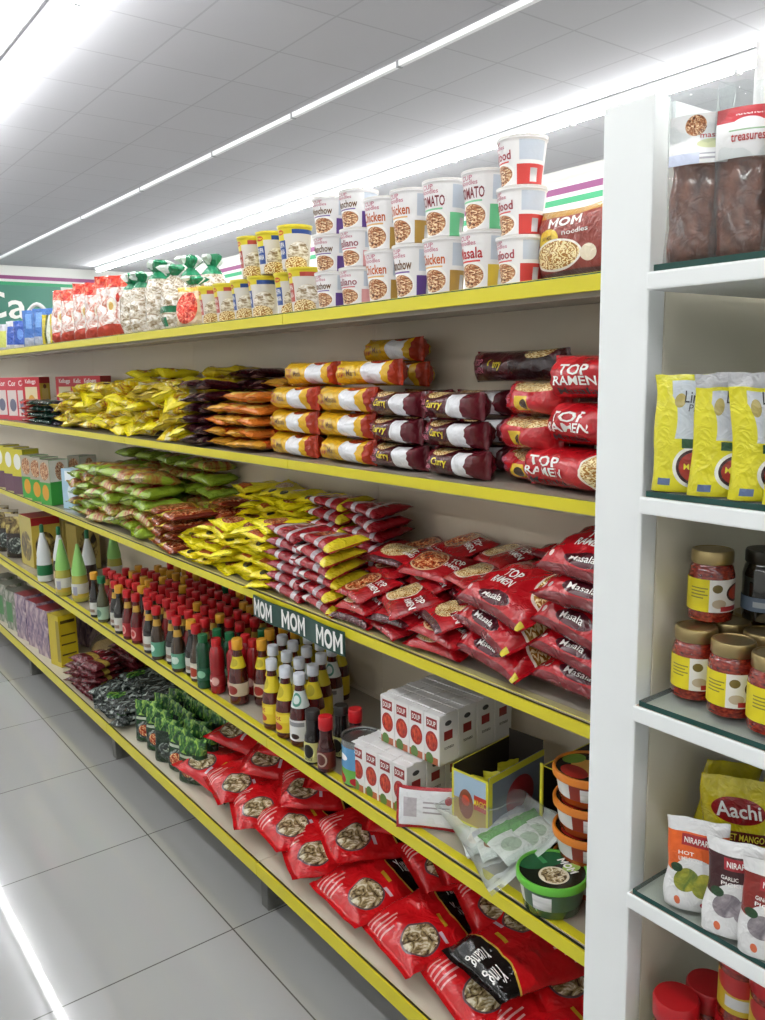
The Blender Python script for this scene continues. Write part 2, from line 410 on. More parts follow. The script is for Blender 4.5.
def settle(o, zmin=None, ymax=None, ymin=None):
    m = o.rotation_euler.to_matrix(); c = [m @ (v.co * o.scale[0]) for v in o.data.vertices]
    if zmin is not None: o.location.z = max(o.location.z, zmin - min(v.z for v in c))
    if ymax is not None: o.location.y = min(o.location.y, ymax - max(v.y for v in c))
    if ymin is not None: o.location.y = max(o.location.y, ymin - min(v.y for v in c))
    return o
ORD = ['first', 'second', 'third', 'fourth', 'fifth', 'sixth', 'seventh', 'eighth', 'ninth', 'tenth', 'eleventh', 'twelfth', 'thirteenth', 'fourteenth', 'fifteenth', 'sixteenth', 'seventeenth', 'eighteenth', 'nineteenth', 'twentieth']
def J(a): return random.uniform(-a, a)

# ================================================================== the room
XF, XN, YR, YL = -14.05, 5.0, 5.97, -5.5
def slab(name, a, b, mat, kind=True):
    mb = MB(); mb.box(*a, *b, mat); me = mb.mesh(name, smooth=False); return struct(name, me)
M_FLOOR = tiles('floor_tiles', '929292', '50504c', .61, -1.915, .908, .004, .035, .03)
M_CEIL = tiles('ceiling_tiles', 'b8b8be', 'a6a6ac', .556, -3.10, 3.648, .012, .8, .03, bump=.2)
slab('floor', (XF-.1, YL-.1, -.1), (XN+.1, YR+.1, 0), M_FLOOR)
slab('ceiling', (XF-.1, YL-.1, CEIL), (XN+.1, YR+.1, CEIL+.1), M_CEIL)
slab('wall_far', (XF-.1, YL, 0), (XF, YR, CEIL), M_WALL)
slab('wall_near', (XN, YL, 0), (XN+.1, YR, CEIL), M_WALL)
slab('wall_right', (XF, YR, 0), (XN, YR+.1, CEIL), M_WALL)
slab('wall_left', (XF, YL-.1, 0), (XN, YL, CEIL), M_WALL)
k = 1
for z0, z1, m in ((3.025, 3.08, M_PURPLE), (2.935, 2.985, M_GREENS)):
    slab('trim_%d' % k, (XF, YL, z0), (XF+.006, YR-.006, z1), m); k += 1
    slab('trim_%d' % k, (XF, YR-.006, z0), (XN, YR, z1), m); k += 1

# ceiling tube rows
M_BATTEN = plain('batten_white', 'f0f2f4', .4)
def tube_row(Y, where, k=1.0, x0=-13.6, x1=4.6):
    M_TUBE = emit('lit_tube', 'f9faf8', TUBE * k)
    mb = MB(); c = [(-.03, CEIL-.035), (-.028, CEIL-.036), (.028, CEIL-.036), (.03, CEIL-.035), (.03, CEIL-.001), (-.03, CEIL-.001)]
    for i in range(6):
        (ya, za), (yb, zb) = c[i], c[(i+1) % 6]
        mb.poly([(x0, Y+ya, za), (x1, Y+ya, za), (x1, Y+yb, zb), (x0, Y+yb, zb)], M_BATTEN)
    for x in (x0, x1): mb.poly([(x, Y+a, z) for a, z in c], M_BATTEN)
    o = obj('strip_light', mb.mesh('strip_light', smooth=False)); 
    mt = MB(); n = 10; zc = CEIL - .075; r = .014
    mt.grid(lambda i, j: Vector((x0+.03 + (x1-x0-.06)*j, Y + r*math.sin(2*PI*i/n), zc - r*math.cos(2*PI*i/n))), n, 1, M_TUBE, lambda i, j: (i/n, j), wrapu=True)
    obj('lit_tube', mt.mesh('lit_tube'), o)
    mj = MB(); mj.box(-.012, Y-.024, CEIL-.098, .012, Y+.024, CEIL-.035, M_BATTEN); hm = mj.mesh('tube_holder', smooth=False)
    x = x0 + 1.2
    while x < x1:
        obj('tube_holder', hm, o, (x, 0, 0)); x += 1.2
    tag(o, 'long row of white tube lights on the ceiling %s' % where, 'light', 'rows of tube lights on the ceiling')
tube_row(1.37, 'above the aisle front', 2.6)
tube_row(4.70, 'behind the snack shelves', 2.0)
tube_row(-.17, 'above the middle of the aisle', 1.6)
tube_row(-1.75, 'left of the aisle', .5)
tube_row(-3.4, 'furthest left of the aisle', .8)
# conduit
mb = MB(); y = 3.165
mb.box(-13.9, y-.014, CEIL-.03, 4.8, y+.014, CEIL, M_BATTEN)
cd = obj('ceiling_strip', mb.mesh('ceiling_strip', smooth=False))
for i, x in enumerate((-2.6, -3.95, -5.1, -6.3, -7.8, -9.5, -1.2, .5)):
    m2 = MB(); m2.box(x-.008, y-.019, CEIL-.035, x+.008, y+.019, CEIL, plain('clip_grey', '8a8c90', .5))
    obj('clip', m2.mesh('clip', smooth=False), cd)
tag(cd, 'thin white unlit strip running along the ceiling between two lit rows', 'ceiling strip')
# small smoke/light slots far along the ceiling
# wall sign
mb = MB(); M_SIGN = plain('sign_teal', '3c7a68', .4)
mb.box(XF+.006, 1.9, 2.25, XF+.05, 4.24, 2.93, M_SIGN)
sg = obj('wall_sign', mb.mesh('wall_sign', smooth=False)); tag(sg, 'dark green sign board high on the far wall', 'sign')
mt = MB(); mt.text('Ca', W_TXT, (0, 0, 1, 1), lambda u, v: Vector((XF+.055, 2.95 + u*.75, 2.42 + v*.42)), eps=.004)
obj('lettering', mt.mesh('lettering'), sg)
sg.children[0]['label'] = 'large white script letters'

# ================================================================== snack gondola
XL, XR = -8.2, -.735
EDGE = [(1.15, 1.655, .027), (1.15, 1.272, .024), (1.10, .890, .023), (1.05, .505, .028), (1.0, .150, .04)]
BACKY = 1.455
g = obj('store_gondola', None, None, (-3.2, 1.3, 0)); g['label'] = 'long yellow-edged steel gondola shelving filled with noodles, sauces and pasta'; g['category'] = 'shelving'
def gpart(name, mb, bev=0, lab=None):
    me = mb.mesh(name, smooth=False, bevel=bev, tf=lambda v: Vector(v) - Vector((-3.2, 1.3, 0)))
    o = obj(name, me, g)
    if lab: o['label'] = lab
    return o
seams = [-.757] + [-1.94 - 1.215*i for i in range(0, 6)]
for si, (ey, zt, th) in enumerate(EDGE):
    for a, b in zip(([-.797] if si > 2 else [seams[0]]) + seams[1:], seams[1:]):
        mb = MB(); mat = M_DECK if si == 4 else M_SHELF
        mb.box(b+.001, ey+.012, zt-.02 if si < 4 else zt-.03, a-.001, BACKY, zt, mat)
        # stiffening lip under the shelf
        if si < 4: mb.box(b+.001, ey+.03, zt-.034, a-.001, ey+.045, zt-.02, mat)
        sh = gpart('shelf', mb)
        rl = MB()
        rl.box(b+.001, ey, zt-th, a-.001, ey+.004, zt, M_YEL)
        if si >= 1: rl.box(b+.001, ey+.0045, zt-.006, a-.001, ey+(.0115 if si == 4 else .0145), zt-.0005, M_DARK)
        if si in (2, 3):
            rl.box(b+.001, ey+.015, zt-.006, a-.001, ey+.036, zt+.002, plain('beige_lip', 'b0a878', .4) if si == 2 else M_YEL)
        elif si == 0:
            rl.box(b+.001, ey+.006, zt, a-.001, ey+.014, zt+.004, M_GLASSEDGE)
        r = rl.mesh('price_rail', smooth=False, bevel=.0008, tf=lambda v: Vector(v) - Vector((-3.2, 1.3, 0)))
        obj('price_rail', r, sh)
for a, b in zip(seams, seams[1:]):
    z = .15
    for z1 in (.52, .89, 1.27, 1.66):
        mb = MB(); mb.box(b+.001, BACKY, z+.001, a-.001, BACKY+.02, z1-.001, M_BACK); gpart('back_panel', mb, .001); z = z1
for x in seams:
    mb = MB(); mb.box(x-.015, BACKY+.001, .02, x+.015, BACKY+.045, 1.665, M_BACK); gpart('upright', mb)
    if x < -1:
        mb = MB(); mb.box(x-.018, 1.03, 0, x+.018, 1.5, .028, M_FOOT); mb.box(x-.02, 1.022, 0, x+.02, 1.05, .118, M_FOOT); gpart('foot', mb, .004)
# white end post of the neighbouring unit
EU = obj('end_unit', None, None, (-.4, 1.2, 0)); EU['label'] = 'white shelving unit with glass-topped shelves and a broad front post'; EU['category'] = 'shelving'
def upart(name, mb, bev=0, lab=None):
    o = obj(name, mb.mesh(name, smooth=False, bevel=bev, tf=lambda v: Vector(v) - Vector((-.4, 1.2, 0))), EU)
    if lab: o['label'] = lab
    return o
mb = MB(); mb.box(-.794, 1.0, 0, -.711, 1.037, 1.857, M_WHITE); upart('post', mb, .003)
mb = MB(); mb.box(-.734, 1.0395, .03, -.7115, 1.60, 1.826, M_BEIGE); upart('side_panel', mb, 0, 'beige side panel')
mb = MB(); mb.box(-.736, 1.0385, 1.827, -.706, 1.60, 1.852, M_WHITE); upart('top_rail', mb, .002)
mb = MB(); mb.box(-.711, 1.59, .03, 2.4, 1.61, 1.82, M_BEIGE); upart('back_panel', mb, .001)
mb = MB(); mb.box(2.4, 1.0, 0, 2.42, 1.6, 1.857, M_WHITE); upart('side_panel', mb, .002)
RS = (1.625, 1.324, 1.020, .724, .42)
for zt in RS:
    mb = MB(); mb.box(-.6965, .972, zt-.024, 2.395, 1.58, zt, plain('right_shelf_top', 'a8917e', .3), {'front': M_WHITE, 'left': M_WHITE, 'bottom': M_WHITE}); s_ = upart('shelf', mb, .003)
    gm = MB(); gm.box(-.688, .976, zt+.0005, 2.39, 1.56, zt+.0085, M_GLASS, {'front': M_GLASSEDGE, 'left': M_GLASSEDGE})
    obj('glass_sheet', gm.mesh('glass_sheet', smooth=False, tf=lambda v: Vector(v) - Vector((-.4, 1.2, 0))), s_)
mb = MB(); mb.box(-.709, .99, .03, 2.395, 1.58, .10, M_WHITE); upart('base_deck', mb, .003)


# ================================================================== noodle cups on the top shelf
Z1 = 1.660
def cup_item(kind, rt, rb, h, name='noodle_cup'):
    v = CUPS[kind]
    prof = [(rb*.9, 0), (rb, .002), (rb*1.01, .012), (rt*.975, h-.012), (rt*.985, h-.008), (rt*1.03, h-.006), (rt*1.03, h-.001)]
    body = lathe('cup_body', prof, v['mat'], 28, v['txt'])
    m = MB(); n = 28
    m.poly([Vector((rt*1.035*math.sin(2*PI*i/n), -rt*1.035*math.cos(2*PI*i/n), h)) for i in range(n)], v['lid'])
    m.grid(lambda i, j: Vector((rt*1.035*math.sin(2*PI*i/n), -rt*1.035*math.cos(2*PI*i/n), h - .004 + .004*j)), n, 1, v['lid'], lambda i, j: (0, 0), wrapu=True)
    lid = m.mesh('lid', smooth=False)
    return Item(name, 'noodle cup', None, [('cup_body', body), ('lid', lid)])
LIDW = plain('lid_foil_white', 'dcd8d4', .35); LIDY = plain('lid_yellow', 'd8c830', .35)
def cupv(nm, word, wm, block, panel, sub='d8cfe0'):
    mat = pat('cup_' + nm, 'eceaea', [('r', .66, 0, .9, .42, block), ('r', .68, .5, .88, .9, 'c4ccd8'), ('e', .36, .02, .64, .50, 'f6f4f0'), ('e', .375, .03, .625, .44, panel), ('r', .39, .47, .6, .50, sub), ('r', .76, .06, .82, .34, 'bars')], .35, bump=.06)
    return {'mat': mat, 'lid': LIDW, 'txt': [('CUP', P_TXT, .42, .84, .53, .92, .02), ('Noodles', P_TXT, .40, .76, .57, .84, .02), (word, wm, .38, .53, .62, .72, .05)]}
CUPS = {'purple': cupv('purple', 'Manchow', B_TXT, '5c3a86', 'food', '7a5aa0'), 'pink': cupv('pink', 'Italiano', plain('mauve_print', '96505c', .4), 'd89a9a', 'food', 'c86070'),
        'orange': cupv('orange', 'Chicken', O_TXT, 'b08a3c', 'food', 'e0b070'), 'green': cupv('green', 'TOMATO', plain('maroon_print', '7c2430', .4), '6cc48c', 'food', '7cc898'),
        'red': cupv('red', 'Seafood', plain('rosy_print', '9c3440', .4), 'c83a34', 'food', 'd85048'), 'masala': cupv('masala', 'Masala', R_TXT, 'd8b834', 'food', 'd84840')}
def maggi(nm, block, word2):
    mat = pat('maggi_' + nm, 'd6d0c8', [('r', 0, .80, 1, 1, 'd8c628'), ('r', .56, .80, .86, .90, block), ('r', .36, .66, .47, 1, 'dcca2a'), ('r', .0, 0, .30, .8, 'd4c430'),
        ('r', .36, .24, .48, .66, block), ('e', .50, .05, .76, .62, 'clearfood'), ('e', .44, -.1, .74, .28, 'noodle'), ('e', .37, .78, .47, .90, 'c04418')], .3, bump=.06)
    return {'mat': mat, 'lid': LIDY, 'txt': [('Maggi', Y_TXT, .38, .815, .46, .865, .04), ('CUPPA', W_TXT, .375, .50, .465, .62, .04), (word2, W_TXT, .375, .34, .465, .46, .04)]}
CUPS['mblue'] = maggi('blue', '24468c', 'MANIA'); CUPS['mred'] = maggi('red', 'b04438', 'MASALA')
TALL = (.047, .037, .113); SHORT = (.047, .038, .087); MAG = (.046, .036, .112)
_ci = {}
def cup(kind, dims, loc, rz, label, group):
    key = (kind, dims)
    if key not in _ci: _ci[key] = cup_item(kind, *dims)
    return place(_ci[key], loc, rz, label, group)
LV = ['bottom', 'middle', 'top']
G = 'white noodle cups stacked on the top shelf'
def cupcol(x, y, kinds, dims, where, rz=None):
    for k, kd in enumerate(kinds):
        nm = {'purple': 'purple-blocked', 'pink': 'pink-lettered', 'orange': 'orange-lettered', 'green': 'green-blocked', 'red': 'red-blocked', 'masala': 'yellow-blocked'}[kd]
        lv = LV[k] if len(kinds) == 3 else ('lower', 'upper')[k]
        cup(kd, dims, (x + J(.003), y + J(.003), Z1 + k * (dims[2] + .0015)), (rz if rz is not None else .25) - .22 + J(.16), 'white %s noodle cup, %s one in %s' % (nm, lv, where), G)
cupcol(-1.15, 1.215, ('red', 'red', 'red'), SHORT, 'the stack nearest the brown bag', -.12)
cupcol(-1.262, 1.225, ('masala', 'green'), TALL, 'the second stack from the brown bag', .35)
cupcol(-1.37, 1.215, ('orange', 'green'), TALL, 'the third stack from the brown bag', .15)
cupcol(-1.475, 1.215, ('purple', 'orange'), TALL, 'the fourth stack from the brown bag', .3)
cupcol(-1.578, 1.215, ('orange', 'orange'), TALL, 'the fifth stack from the brown bag', .4)
cupcol(-1.685, 1.22, ('pink', 'pink', 'purple'), SHORT, 'the sixth stack from the brown bag', .4)
cupcol(-1.795, 1.215, ('purple', 'purple', 'purple'), SHORT, 'the stack nearest the yellow cups', .35)
cupcol(-1.33, 1.335, ('purple', 'purple'), TALL, 'the back stack of the second row', .4)
GM = 'yellow noodle cups stacked on the top shelf'
for i, (x, y, k, rz) in enumerate(((-1.925, 1.215, 'mred', .3), (-2.04, 1.24, 'mblue', .5), (-2.145, 1.215, 'mblue', .2), (-2.25, 1.215, 'mblue', .3), (-2.365, 1.215, 'mred', .4), (-2.47, 1.215, 'mred', .3))):
    cup(k, MAG, (x, y, Z1), rz, '%s noodle cup with yellow rim, bottom row, %s from the white cups' % ('blue' if k == 'mblue' else 'red', ORD[i]), GM)
for i, (x, y, k, rz) in enumerate(((-1.98, 1.222, 'mblue', .45), (-2.10, 1.222, 'mblue', .6), (-2.20, 1.217, 'mred', .3))):
    cup(k, MAG, (x, y, Z1 + .114), rz, '%s noodle cup with yellow rim, upper row, %s from the white cups' % ('blue' if k == 'mblue' else 'red', ORD[i]), GM)
cup('mblue', MAG, (-1.90, 1.345, Z1), .3, 'blue noodle cup with yellow rim behind the stacks, lower one', GM)
cup('mblue', MAG, (-1.90, 1.345, Z1+.114), .5, 'blue noodle cup with yellow rim behind the stacks, upper one', GM)
# brown packet with a noodle bowl
mt = pat('mom_packet', '8c3a30', [('r', 0, .88, 1, 1.01, 'b48a44'), ('r', 0, -.1, 1, .09, '5a3a38'), ('e', .10, .44, .38, .72, 'e0c038'), ('e', .05, .10, .62, .56, 'f4efe6'), ('e', .075, .13, .595, .53, 'noodle'), ('e', .60, .18, .78, .42, 'e8dcc4')], .28, coat=.3)
me = pillow('pm', .22, .128, .06, mt, [('MOM', W_TXT, .24, .73, .62, .86, .08), ('NO MSG', B_TXT, .16, .56, .30, .62), ('noodles', W_TXT, .42, .60, .70, .67)], 3, stand=True, wr=.8)
place(Item('noodle_packet', 'noodle packet', me), (-1.015, 1.225, Z1), -.10, 'brown noodle packet showing a bowl of noodles, standing beside the white post')
mt2 = pat('mom_packet_back', '7a1c1c', [('r', 0, .88, 1, 1.01, 'b48a44'), ('e', .2, .2, .8, .7, 'd8c8a8')], .28, coat=.3)
place(Item('noodle_packet', 'noodle packet', pillow('pm2', .17, .125, .05, mt2, [], 5, stand=True)), (-.87, 1.24, Z1), .1, 'dark red packet half hidden between brown packet and white post')

# bags at the far end of the top shelf
def tied_bag(nm, mat, W, H, T, seed, topmat, flare=1.0):
    prof = [(.001, 0), (.42, .006), (.5, .03), (.52, .22*H), (.46, .6*H), (.34, .78*H), (.16, .86*H), (.13, .88*H)]
    body = lathe('bag_body', [(r*W if i else r, z) for i, (r, z) in enumerate(prof)], mat, 22, caps=False, wob=.16, seed=seed, sy=T/W)
    pt = [(.13*W, .86*H), (.24*W, .91*H), (.33*W*flare, .95*H), (.37*W*flare, .99*H), (.28*W*flare, 1.03*H), (.06*W, 1.04*H)]
    top = lathe('gathered_top', pt, topmat, 22, caps=False, wob=1.0, seed=seed+3, sy=T/W)
    return [('bag_body', body), ('gathered_top', top)]
MREDBAG = pat('red_clear_bag', 'pinkclear', [('e', .0, -.15, 1, .2, 'b8402c'), ('r', 0, .80, 1, 1.1, 'red'), ('e', .36, .36, .56, .62, 'f4eedc'), ('e', .40, .42, .50, .56, 'd8b060'), ('e', .56, .55, .66, .70, 'c03020')], .18, bump=.8, bscale=28)
MREDTOP = pat('red_bag_top', 'red', [], .2, bump=.5, bscale=40)
MGRTOP = pat('green_bag_top', '1e8458', [('e', .3, .2, .6, 1.2, 'dce8e0'), ('r', .8, 0, .92, 1, 'e8f0ec')], .2, bump=.5)
MCLBAG = pat('clear_food_bag', 'clearfood', [('r', 0, .86, 1, 1.1, '2a8a60')], .15, bump=.8, bscale=28)
MCLBAG2 = pat('clear_food_bag_green', 'clearfood', [('r', 0, .05, .55, .22, '1c6c48'), ('r', .3, .3, .8, .42, '1c6c48')], .15, bump=.8, bscale=28)
for i, x in enumerate((-3.33, -3.48, -3.63, -3.80, -3.97)):
    it = Item('snack_bag', 'bag', upright('b', .18, .235, .085, MREDBAG, [], 20+i, wr=2.0)) if i % 2 == 0 else Item('snack_bag', 'bag', upright('b', .175, .215, .09, MREDBAG, [], 20+i, wr=2.0))
    place(it, (x, 1.225, Z1), .6 + J(.35), 'clear snack bag with red top and base, %s of its row from the cups' % ORD[i], 'clear red-topped bags on the top shelf')
for i, (x, y, h, kd) in enumerate(((-2.66, 1.24, .16, 1), (-2.80, 1.235, .21, 1), (-2.94, 1.235, .24, 0), (-3.08, 1.23, .215, 0), (-3.20, 1.24, .22, 0), (-2.78, 1.37, .25, 0), (-2.98, 1.38, .27, 0), (-3.16, 1.38, .24, 0))):
    row = 'front' if i < 5 else 'back'
    place(Item('food_bag', 'bag', None, tied_bag('t', MCLBAG2 if kd else MCLBAG, .115, h, .10, i+2, MGRTOP)), (x, y, Z1), J(.4), 'clear food bag with gathered green top, %s of the %s row from the cups' % (ORD[i if i < 5 else i-5], row), 'green-topped clear bags on the top shelf')
MORB = pat('orange_food_bag', 'e0c8a8', [('e', .1, .05, .9, .86, 'red'), ('r', 0, .88, 1, 1.1, 'e0b040')], .15, bump=.7)
place(Item('sweet_bag', 'bag', upright('o', .115, .125, .07, MORB, [], 9, wr=1)), (-2.60, 1.205, Z1), .4, 'small clear bag of orange food beside the last yellow noodle cup')
MBLUE = [pat('blue_wrap_%d' % i, b, sh, .2, bump=.4) for i, (b, sh) in enumerate((('3c6cb4', [('r', .1, 0, .9, .25, 'a0a8b8'), ('r', .2, .5, .5, .9, '6c9cd8')]), ('2850a8', [('r', 0, 0, 1, .12, 'd8d8dc'), ('e', .3, .3, .7, .7, '5888d0')]), ('b8b8c0', [('r', .1, .1, .6, .75, 'c4c860')]), ('c8c8cc', [('r', .2, .15, .8, .8, '2c50a8')]), ('d8dcc8', [('r', 0, 0, .35, 1, 'c8b430'), ('r', .35, 0, .5, 1, '4a5420')])))]
for i, (x, y, w_, h, m) in enumerate(((-4.08, 1.205, .07, .135, 4), (-4.22, 1.21, .07, .14, 4), (-4.38, 1.23, .11, .18, 0), (-4.56, 1.23, .11, .185, 0), (-4.72, 1.21, .09, .14, 1), (-4.88, 1.21, .09, .15, 3), (-5.05, 1.22, .11, .14, 2), (-5.22, 1.22, .1, .15, 2), (-5.42, 1.22, .1, .15, 1), (-4.30, 1.36, .12, .2, 1), (-4.5, 1.37, .12, .2, 0))):
    nm = ('tall blue packet', 'dark blue packet', 'grey packet with a yellow-green panel', 'pale packet with a blue panel', 'small pouch in yellow and white')[m]
    it = Item('snack_pouch', 'pouch', upright('u', w_, h, .05, MBLUE[m], [], 30+i, wr=.8))
    place(it, (x, y, Z1), .7 + J(.2), '%s, %s one going left past the red-topped bags%s' % (nm, ORD[i], '' if i < 9 else ', behind'), 'packets at the far end of the top shelf')
hb = lathe('bag_body', [(.001, 0), (.09, .004), (.11, .03), (.11, .12), (.10, .155)], pat('red_black_bag', 'd0c8c4', [('r', 0, .7, 1, 1, 'b83028'), ('r', 0, .45, 1, .7, '2c2420')], .2, bump=.5), 20, caps=False, wob=.12, sy=.6)
hd = tubemesh('handle', [(-.08 + .16*i/12, 0, .15 + .10*math.sin(PI*i/12)) for i in range(13)], .011, film('handle_plastic', 'fff4f0', .55, .15), 8)
place(Item('carry_bag', 'bag', None, [('bag_body', hb), ('handle', hd)]), (-4.98, 1.37, Z1), 1.0, 'plastic bag with red band and clear carry handle, before the green sign')

# ================================================================== second shelf
Z2 = 1.2735
LABELW = 'e4e4e8'
def logmat(nm, base, side, word=None):
    return pat(nm, base, [('r', .60, .06, .86, .94, LABELW)] + side, .25, bump=.35, bscale=40, coat=.3)
M_CURRY = logmat('curry_log', '4a0e18', [('e', -.02, .55, .22, 1.1, '7a1826'), ('r', .84, 0, 1.0, 1, '5c1420'), ('e', .18, .80, .5, 1.2, 'noodle')])
M_CURRY2 = pat('curry_log_plain', '4a0e18', [('e', -.02, .55, .22, 1.1, '7a1826'), ('e', .55, .1, .95, .9, '2c0a10'), ('e', .68, .72, .92, 1.2, 'noodle')], .25, bump=.35, bscale=40, coat=.3)
M_YLOG = logmat('yellow_log', 'dcac1c', [('r', .92, 0, 1.1, 1, 'b03418'), ('e', .0, .1, .14, .9, 'd87028'), ('e', .60, .86, .92, 1.3, 'b03c20'), ('e', .28, .25, .48, .8, 'd8b448')])
M_RMAS = pat('masala_log', 'b4141e', [('e', .66, .06, 1.06, 1.0, 'f0e8d8'), ('e', .68, .10, 1.04, .96, 'noodle'), ('e', .0, .7, .3, 1.2, 'd83038')], .22, bump=.35, bscale=38, coat=.4)
M_RMAS2 = pat('masala_side', 'b4141e', [('r', .38, .15, .62, .6, 'd8b428'), ('e', .46, .18, .6, .5, '3c2410'), ('e', .2, .72, 1.1, 1.3, 'noodle'), ('r', .0, .66, .3, .9, 'c8404a')], .22, bump=.35, bscale=38, coat=.4)
def rtxt(a=.14, b=.52): return [('TOP', W_TXT, a+.04, .56, b-.04, .80, .06), ('RAMEN', W_TXT, a, .33, b, .54, .05), ('Masala', K_TXT, a+.02, .12, b-.02, .27, .03)]
ctxt = [('TOP', P_TXT, .12, .52, .24, .74, .05), ('RAMEN', P_TXT, .11, .28, .25, .48, .04), ('Curry', Y_TXT, .28, .36, .54, .72, .05)]
ytxt = [('TOP', plain('rust_print', 'a03418', .4), .20, .52, .32, .72, .05), ('RAMEN', plain('rust_print', '', .4), .19, .30, .33, .50, .04), ('Masala', B_TXT, .36, .38, .54, .64, .03)]
def logs(nm, mats, texts, L, W, T, n, seed): return [Item('noodle_multipack', 'noodle pack', pillow(nm, L, W, T, mats[i % len(mats)], texts[i % len(texts)], seed+i, stand=True, pv=2.4, pu=6, bottom=1, fin=.010)) for i in range(n)]
RM = logs('rm', [M_RMAS], [rtxt()], .275, .083, .115, 3, 40)
where = ('bottom', 'middle', 'top')
for k, (x, w_) in enumerate(((-1.010, 0), (-.955, .05), (-.945, -.05))):
    place(RM[k], (x, 1.235, Z2 + .001 + k*.0845), J(.05)-.05, 'large red noodle pack beside the white post, %s of three' % where[k], 'large red packs by the post, second shelf')
RS_ = logs('rs', [M_RMAS2], [[('TOP', P_TXT, .10, .55, .24, .75, .05), ('RAMEN', P_TXT, .09, .36, .25, .52, .04)]], .165, .066, .11, 3, 50)
for k, x in enumerate((-1.150, -1.125, -1.110)):
    place(RS_[k], (x-.01, 1.245 if k else 1.28, Z2 + .001 + k*.0685), -.12 + J(.06), 'red noodle pack with yellow panel left of the large red packs, %s layer' % where[k], 'red packs in the second column, second shelf')
CU = logs('cu', [M_CURRY], [ctxt], .190, .060, .10, 4, 60)
for c, x in enumerate((-1.335, -1.535)):
    for k in range(3):
        place(CU[(c+k) % 4], (x + J(.01) - .01*k*(c == 0), 1.225 + J(.004), Z2 + .001 + k*.061), -.05 + J(.05), 'maroon curry noodle pack, %s layer, %s column from the red packs' % (where[k], ORD[c]), 'maroon curry packs on the second shelf')
place(Item('noodle_multipack', 'noodle pack', pillow('cb', .30, .07, .10, M_CURRY2, [('TOP', P_TXT, .16, .52, .27, .74, .05), ('RAMEN', P_TXT, .15, .28, .28, .48, .04), ('Curry', Y_TXT, .31, .36, .48, .72, .05)], 66, stand=True, pv=2.4, bottom=1)), (-1.285, 1.355, Z2 + .200), -.1, 'long maroon curry pack lying alone on top of the red and maroon packs')
for c in range(3):
    for k in range(3):
        place(CU[(c+k+1) % 4], (-1.18 - .21*c + J(.006), 1.362, Z2 + k*.062), J(.04), 'maroon noodle pack of the back row, %s layer, %s column from the post' % (where[k], ORD[c]), 'maroon packs in the back row, second shelf')
YL_ = logs('yl', [M_YLOG], [ytxt], .245, .063, .10, 4, 70)
four = ('bottom', 'second', 'third', 'top')
for c, x in enumerate((-1.748, -1.998)):
    for k in range(3):
        place(YL_[(c+k) % 4], (x + J(.01) + .01*k, 1.225 - .004*k, Z2 + .001 + k*.0645), J(.06)-.03, 'yellow noodle multipack with white label, %s layer, %s column from the maroon packs' % (four[k], ORD[c]), 'yellow multipacks on the second shelf')
for c, x in enumerate((-1.690, -1.945)):
    place(YL_[c], (x, 1.25, Z2 + .195), J(.05), 'yellow noodle multipack with white label, topmost layer, %s from the right' % ORD[c], 'yellow multipacks on the second shelf')
for k in range(5):
    x = (-1.70, -1.70, -1.70, -1.74, -1.76)[k]
    place(YL_[k % 4], (x - .25 + (.25 if k > 2 else 0), 1.385, Z2 + k*.0625 if k < 3 else Z2 + .189 + (k-3)*.0625), -.05, 'yellow noodle multipack of the back row, %s from the bottom' % ORD[k], 'yellow multipacks in the back row, second shelf')

def singles(nm, mats, L, W, T, n, seed, texts=(), wr=1.3, twist=.25, fin=.012, stand=False, name='noodle_packet', cat='noodle packet', cp=None):
    return [Item(name, cat, pillow(nm, L*random.uniform(.96, 1.04), W, T*.9, mats[i % len(mats)], texts, seed+i, wr=wr, twist=twist*random.uniform(-1, 1), fin=fin, nu=20, nv=10)) for i in range(n)]
def stackgrid(items, xs, y, z, heights, dz, rz, desc, colname, grp, jx=.008, jy=.012, jr=.2, rowname='', tilt=0, jt=.03):
    """columns of lying packets; every packet is its own thing"""
    for c, x in enumerate(xs):
        for k in range(heights[c] if hasattr(heights, '__len__') else heights):
            it = items[(c*3 + k*5 + random.randrange(2)) % len(items)]
            o = place(it, (x + J(jx), y + J(jy), z + .002 + k*dz), rz + J(jr), '%s, %s layer up, %s column %s%s' % (desc, ORD[k], ORD[c], colname, rowname), grp, rx=tilt + J(jt), ry=J(jt)); settle(o, z + .0005, BACKY - .003)
M_OR = [pat('orange_single_%d' % i, b, sh, .25, bump=.4, coat=.3) for i, (b, sh) in enumerate((('d07828', [('e', .1, .2, .5, .9, 'd8b050'), ('r', .55, 0, .8, 1, 'b02c1c'), ('e', .6, .2, .9, .7, 'noodle')]), ('c85c24', [('e', .35, .1, .75, .9, 'noodle'), ('r', .0, 0, .22, 1, 'd8a030')])))]
OR = singles('or', M_OR, .165, .10, .036, 6, 80)
stackgrid(OR, [-2.20, -2.305, -2.41], 1.235, Z2, [5, 5, 4], .036, PI/2+.15, 'orange noodle packet, second shelf', 'from the multipacks', 'orange packets on the second shelf', jr=.25, jt=.05)
stackgrid(OR[:3], [-2.14, -2.26], 1.37, Z2, [6, 6], .037, PI/2, 'orange noodle packet, second shelf', 'from the multipacks', 'orange packets on the second shelf', rowname=', back row')
M_MS = [pat('maroon_single_%d' % i, b, sh, .25, bump=.4, coat=.3) for i, (b, sh) in enumerate((('4c1020', [('e', .2, .2, .5, .8, '8c2c30'), ('r', .6, .2, .8, .7, 'b8a0a0')]), ('3a0a18', [('e', .4, .1, .8, .9, '6c1c28'), ('r', .1, .3, .3, .7, '9c7c70')])))]
MS = singles('ms', M_MS, .16, .10, .034, 5, 90)
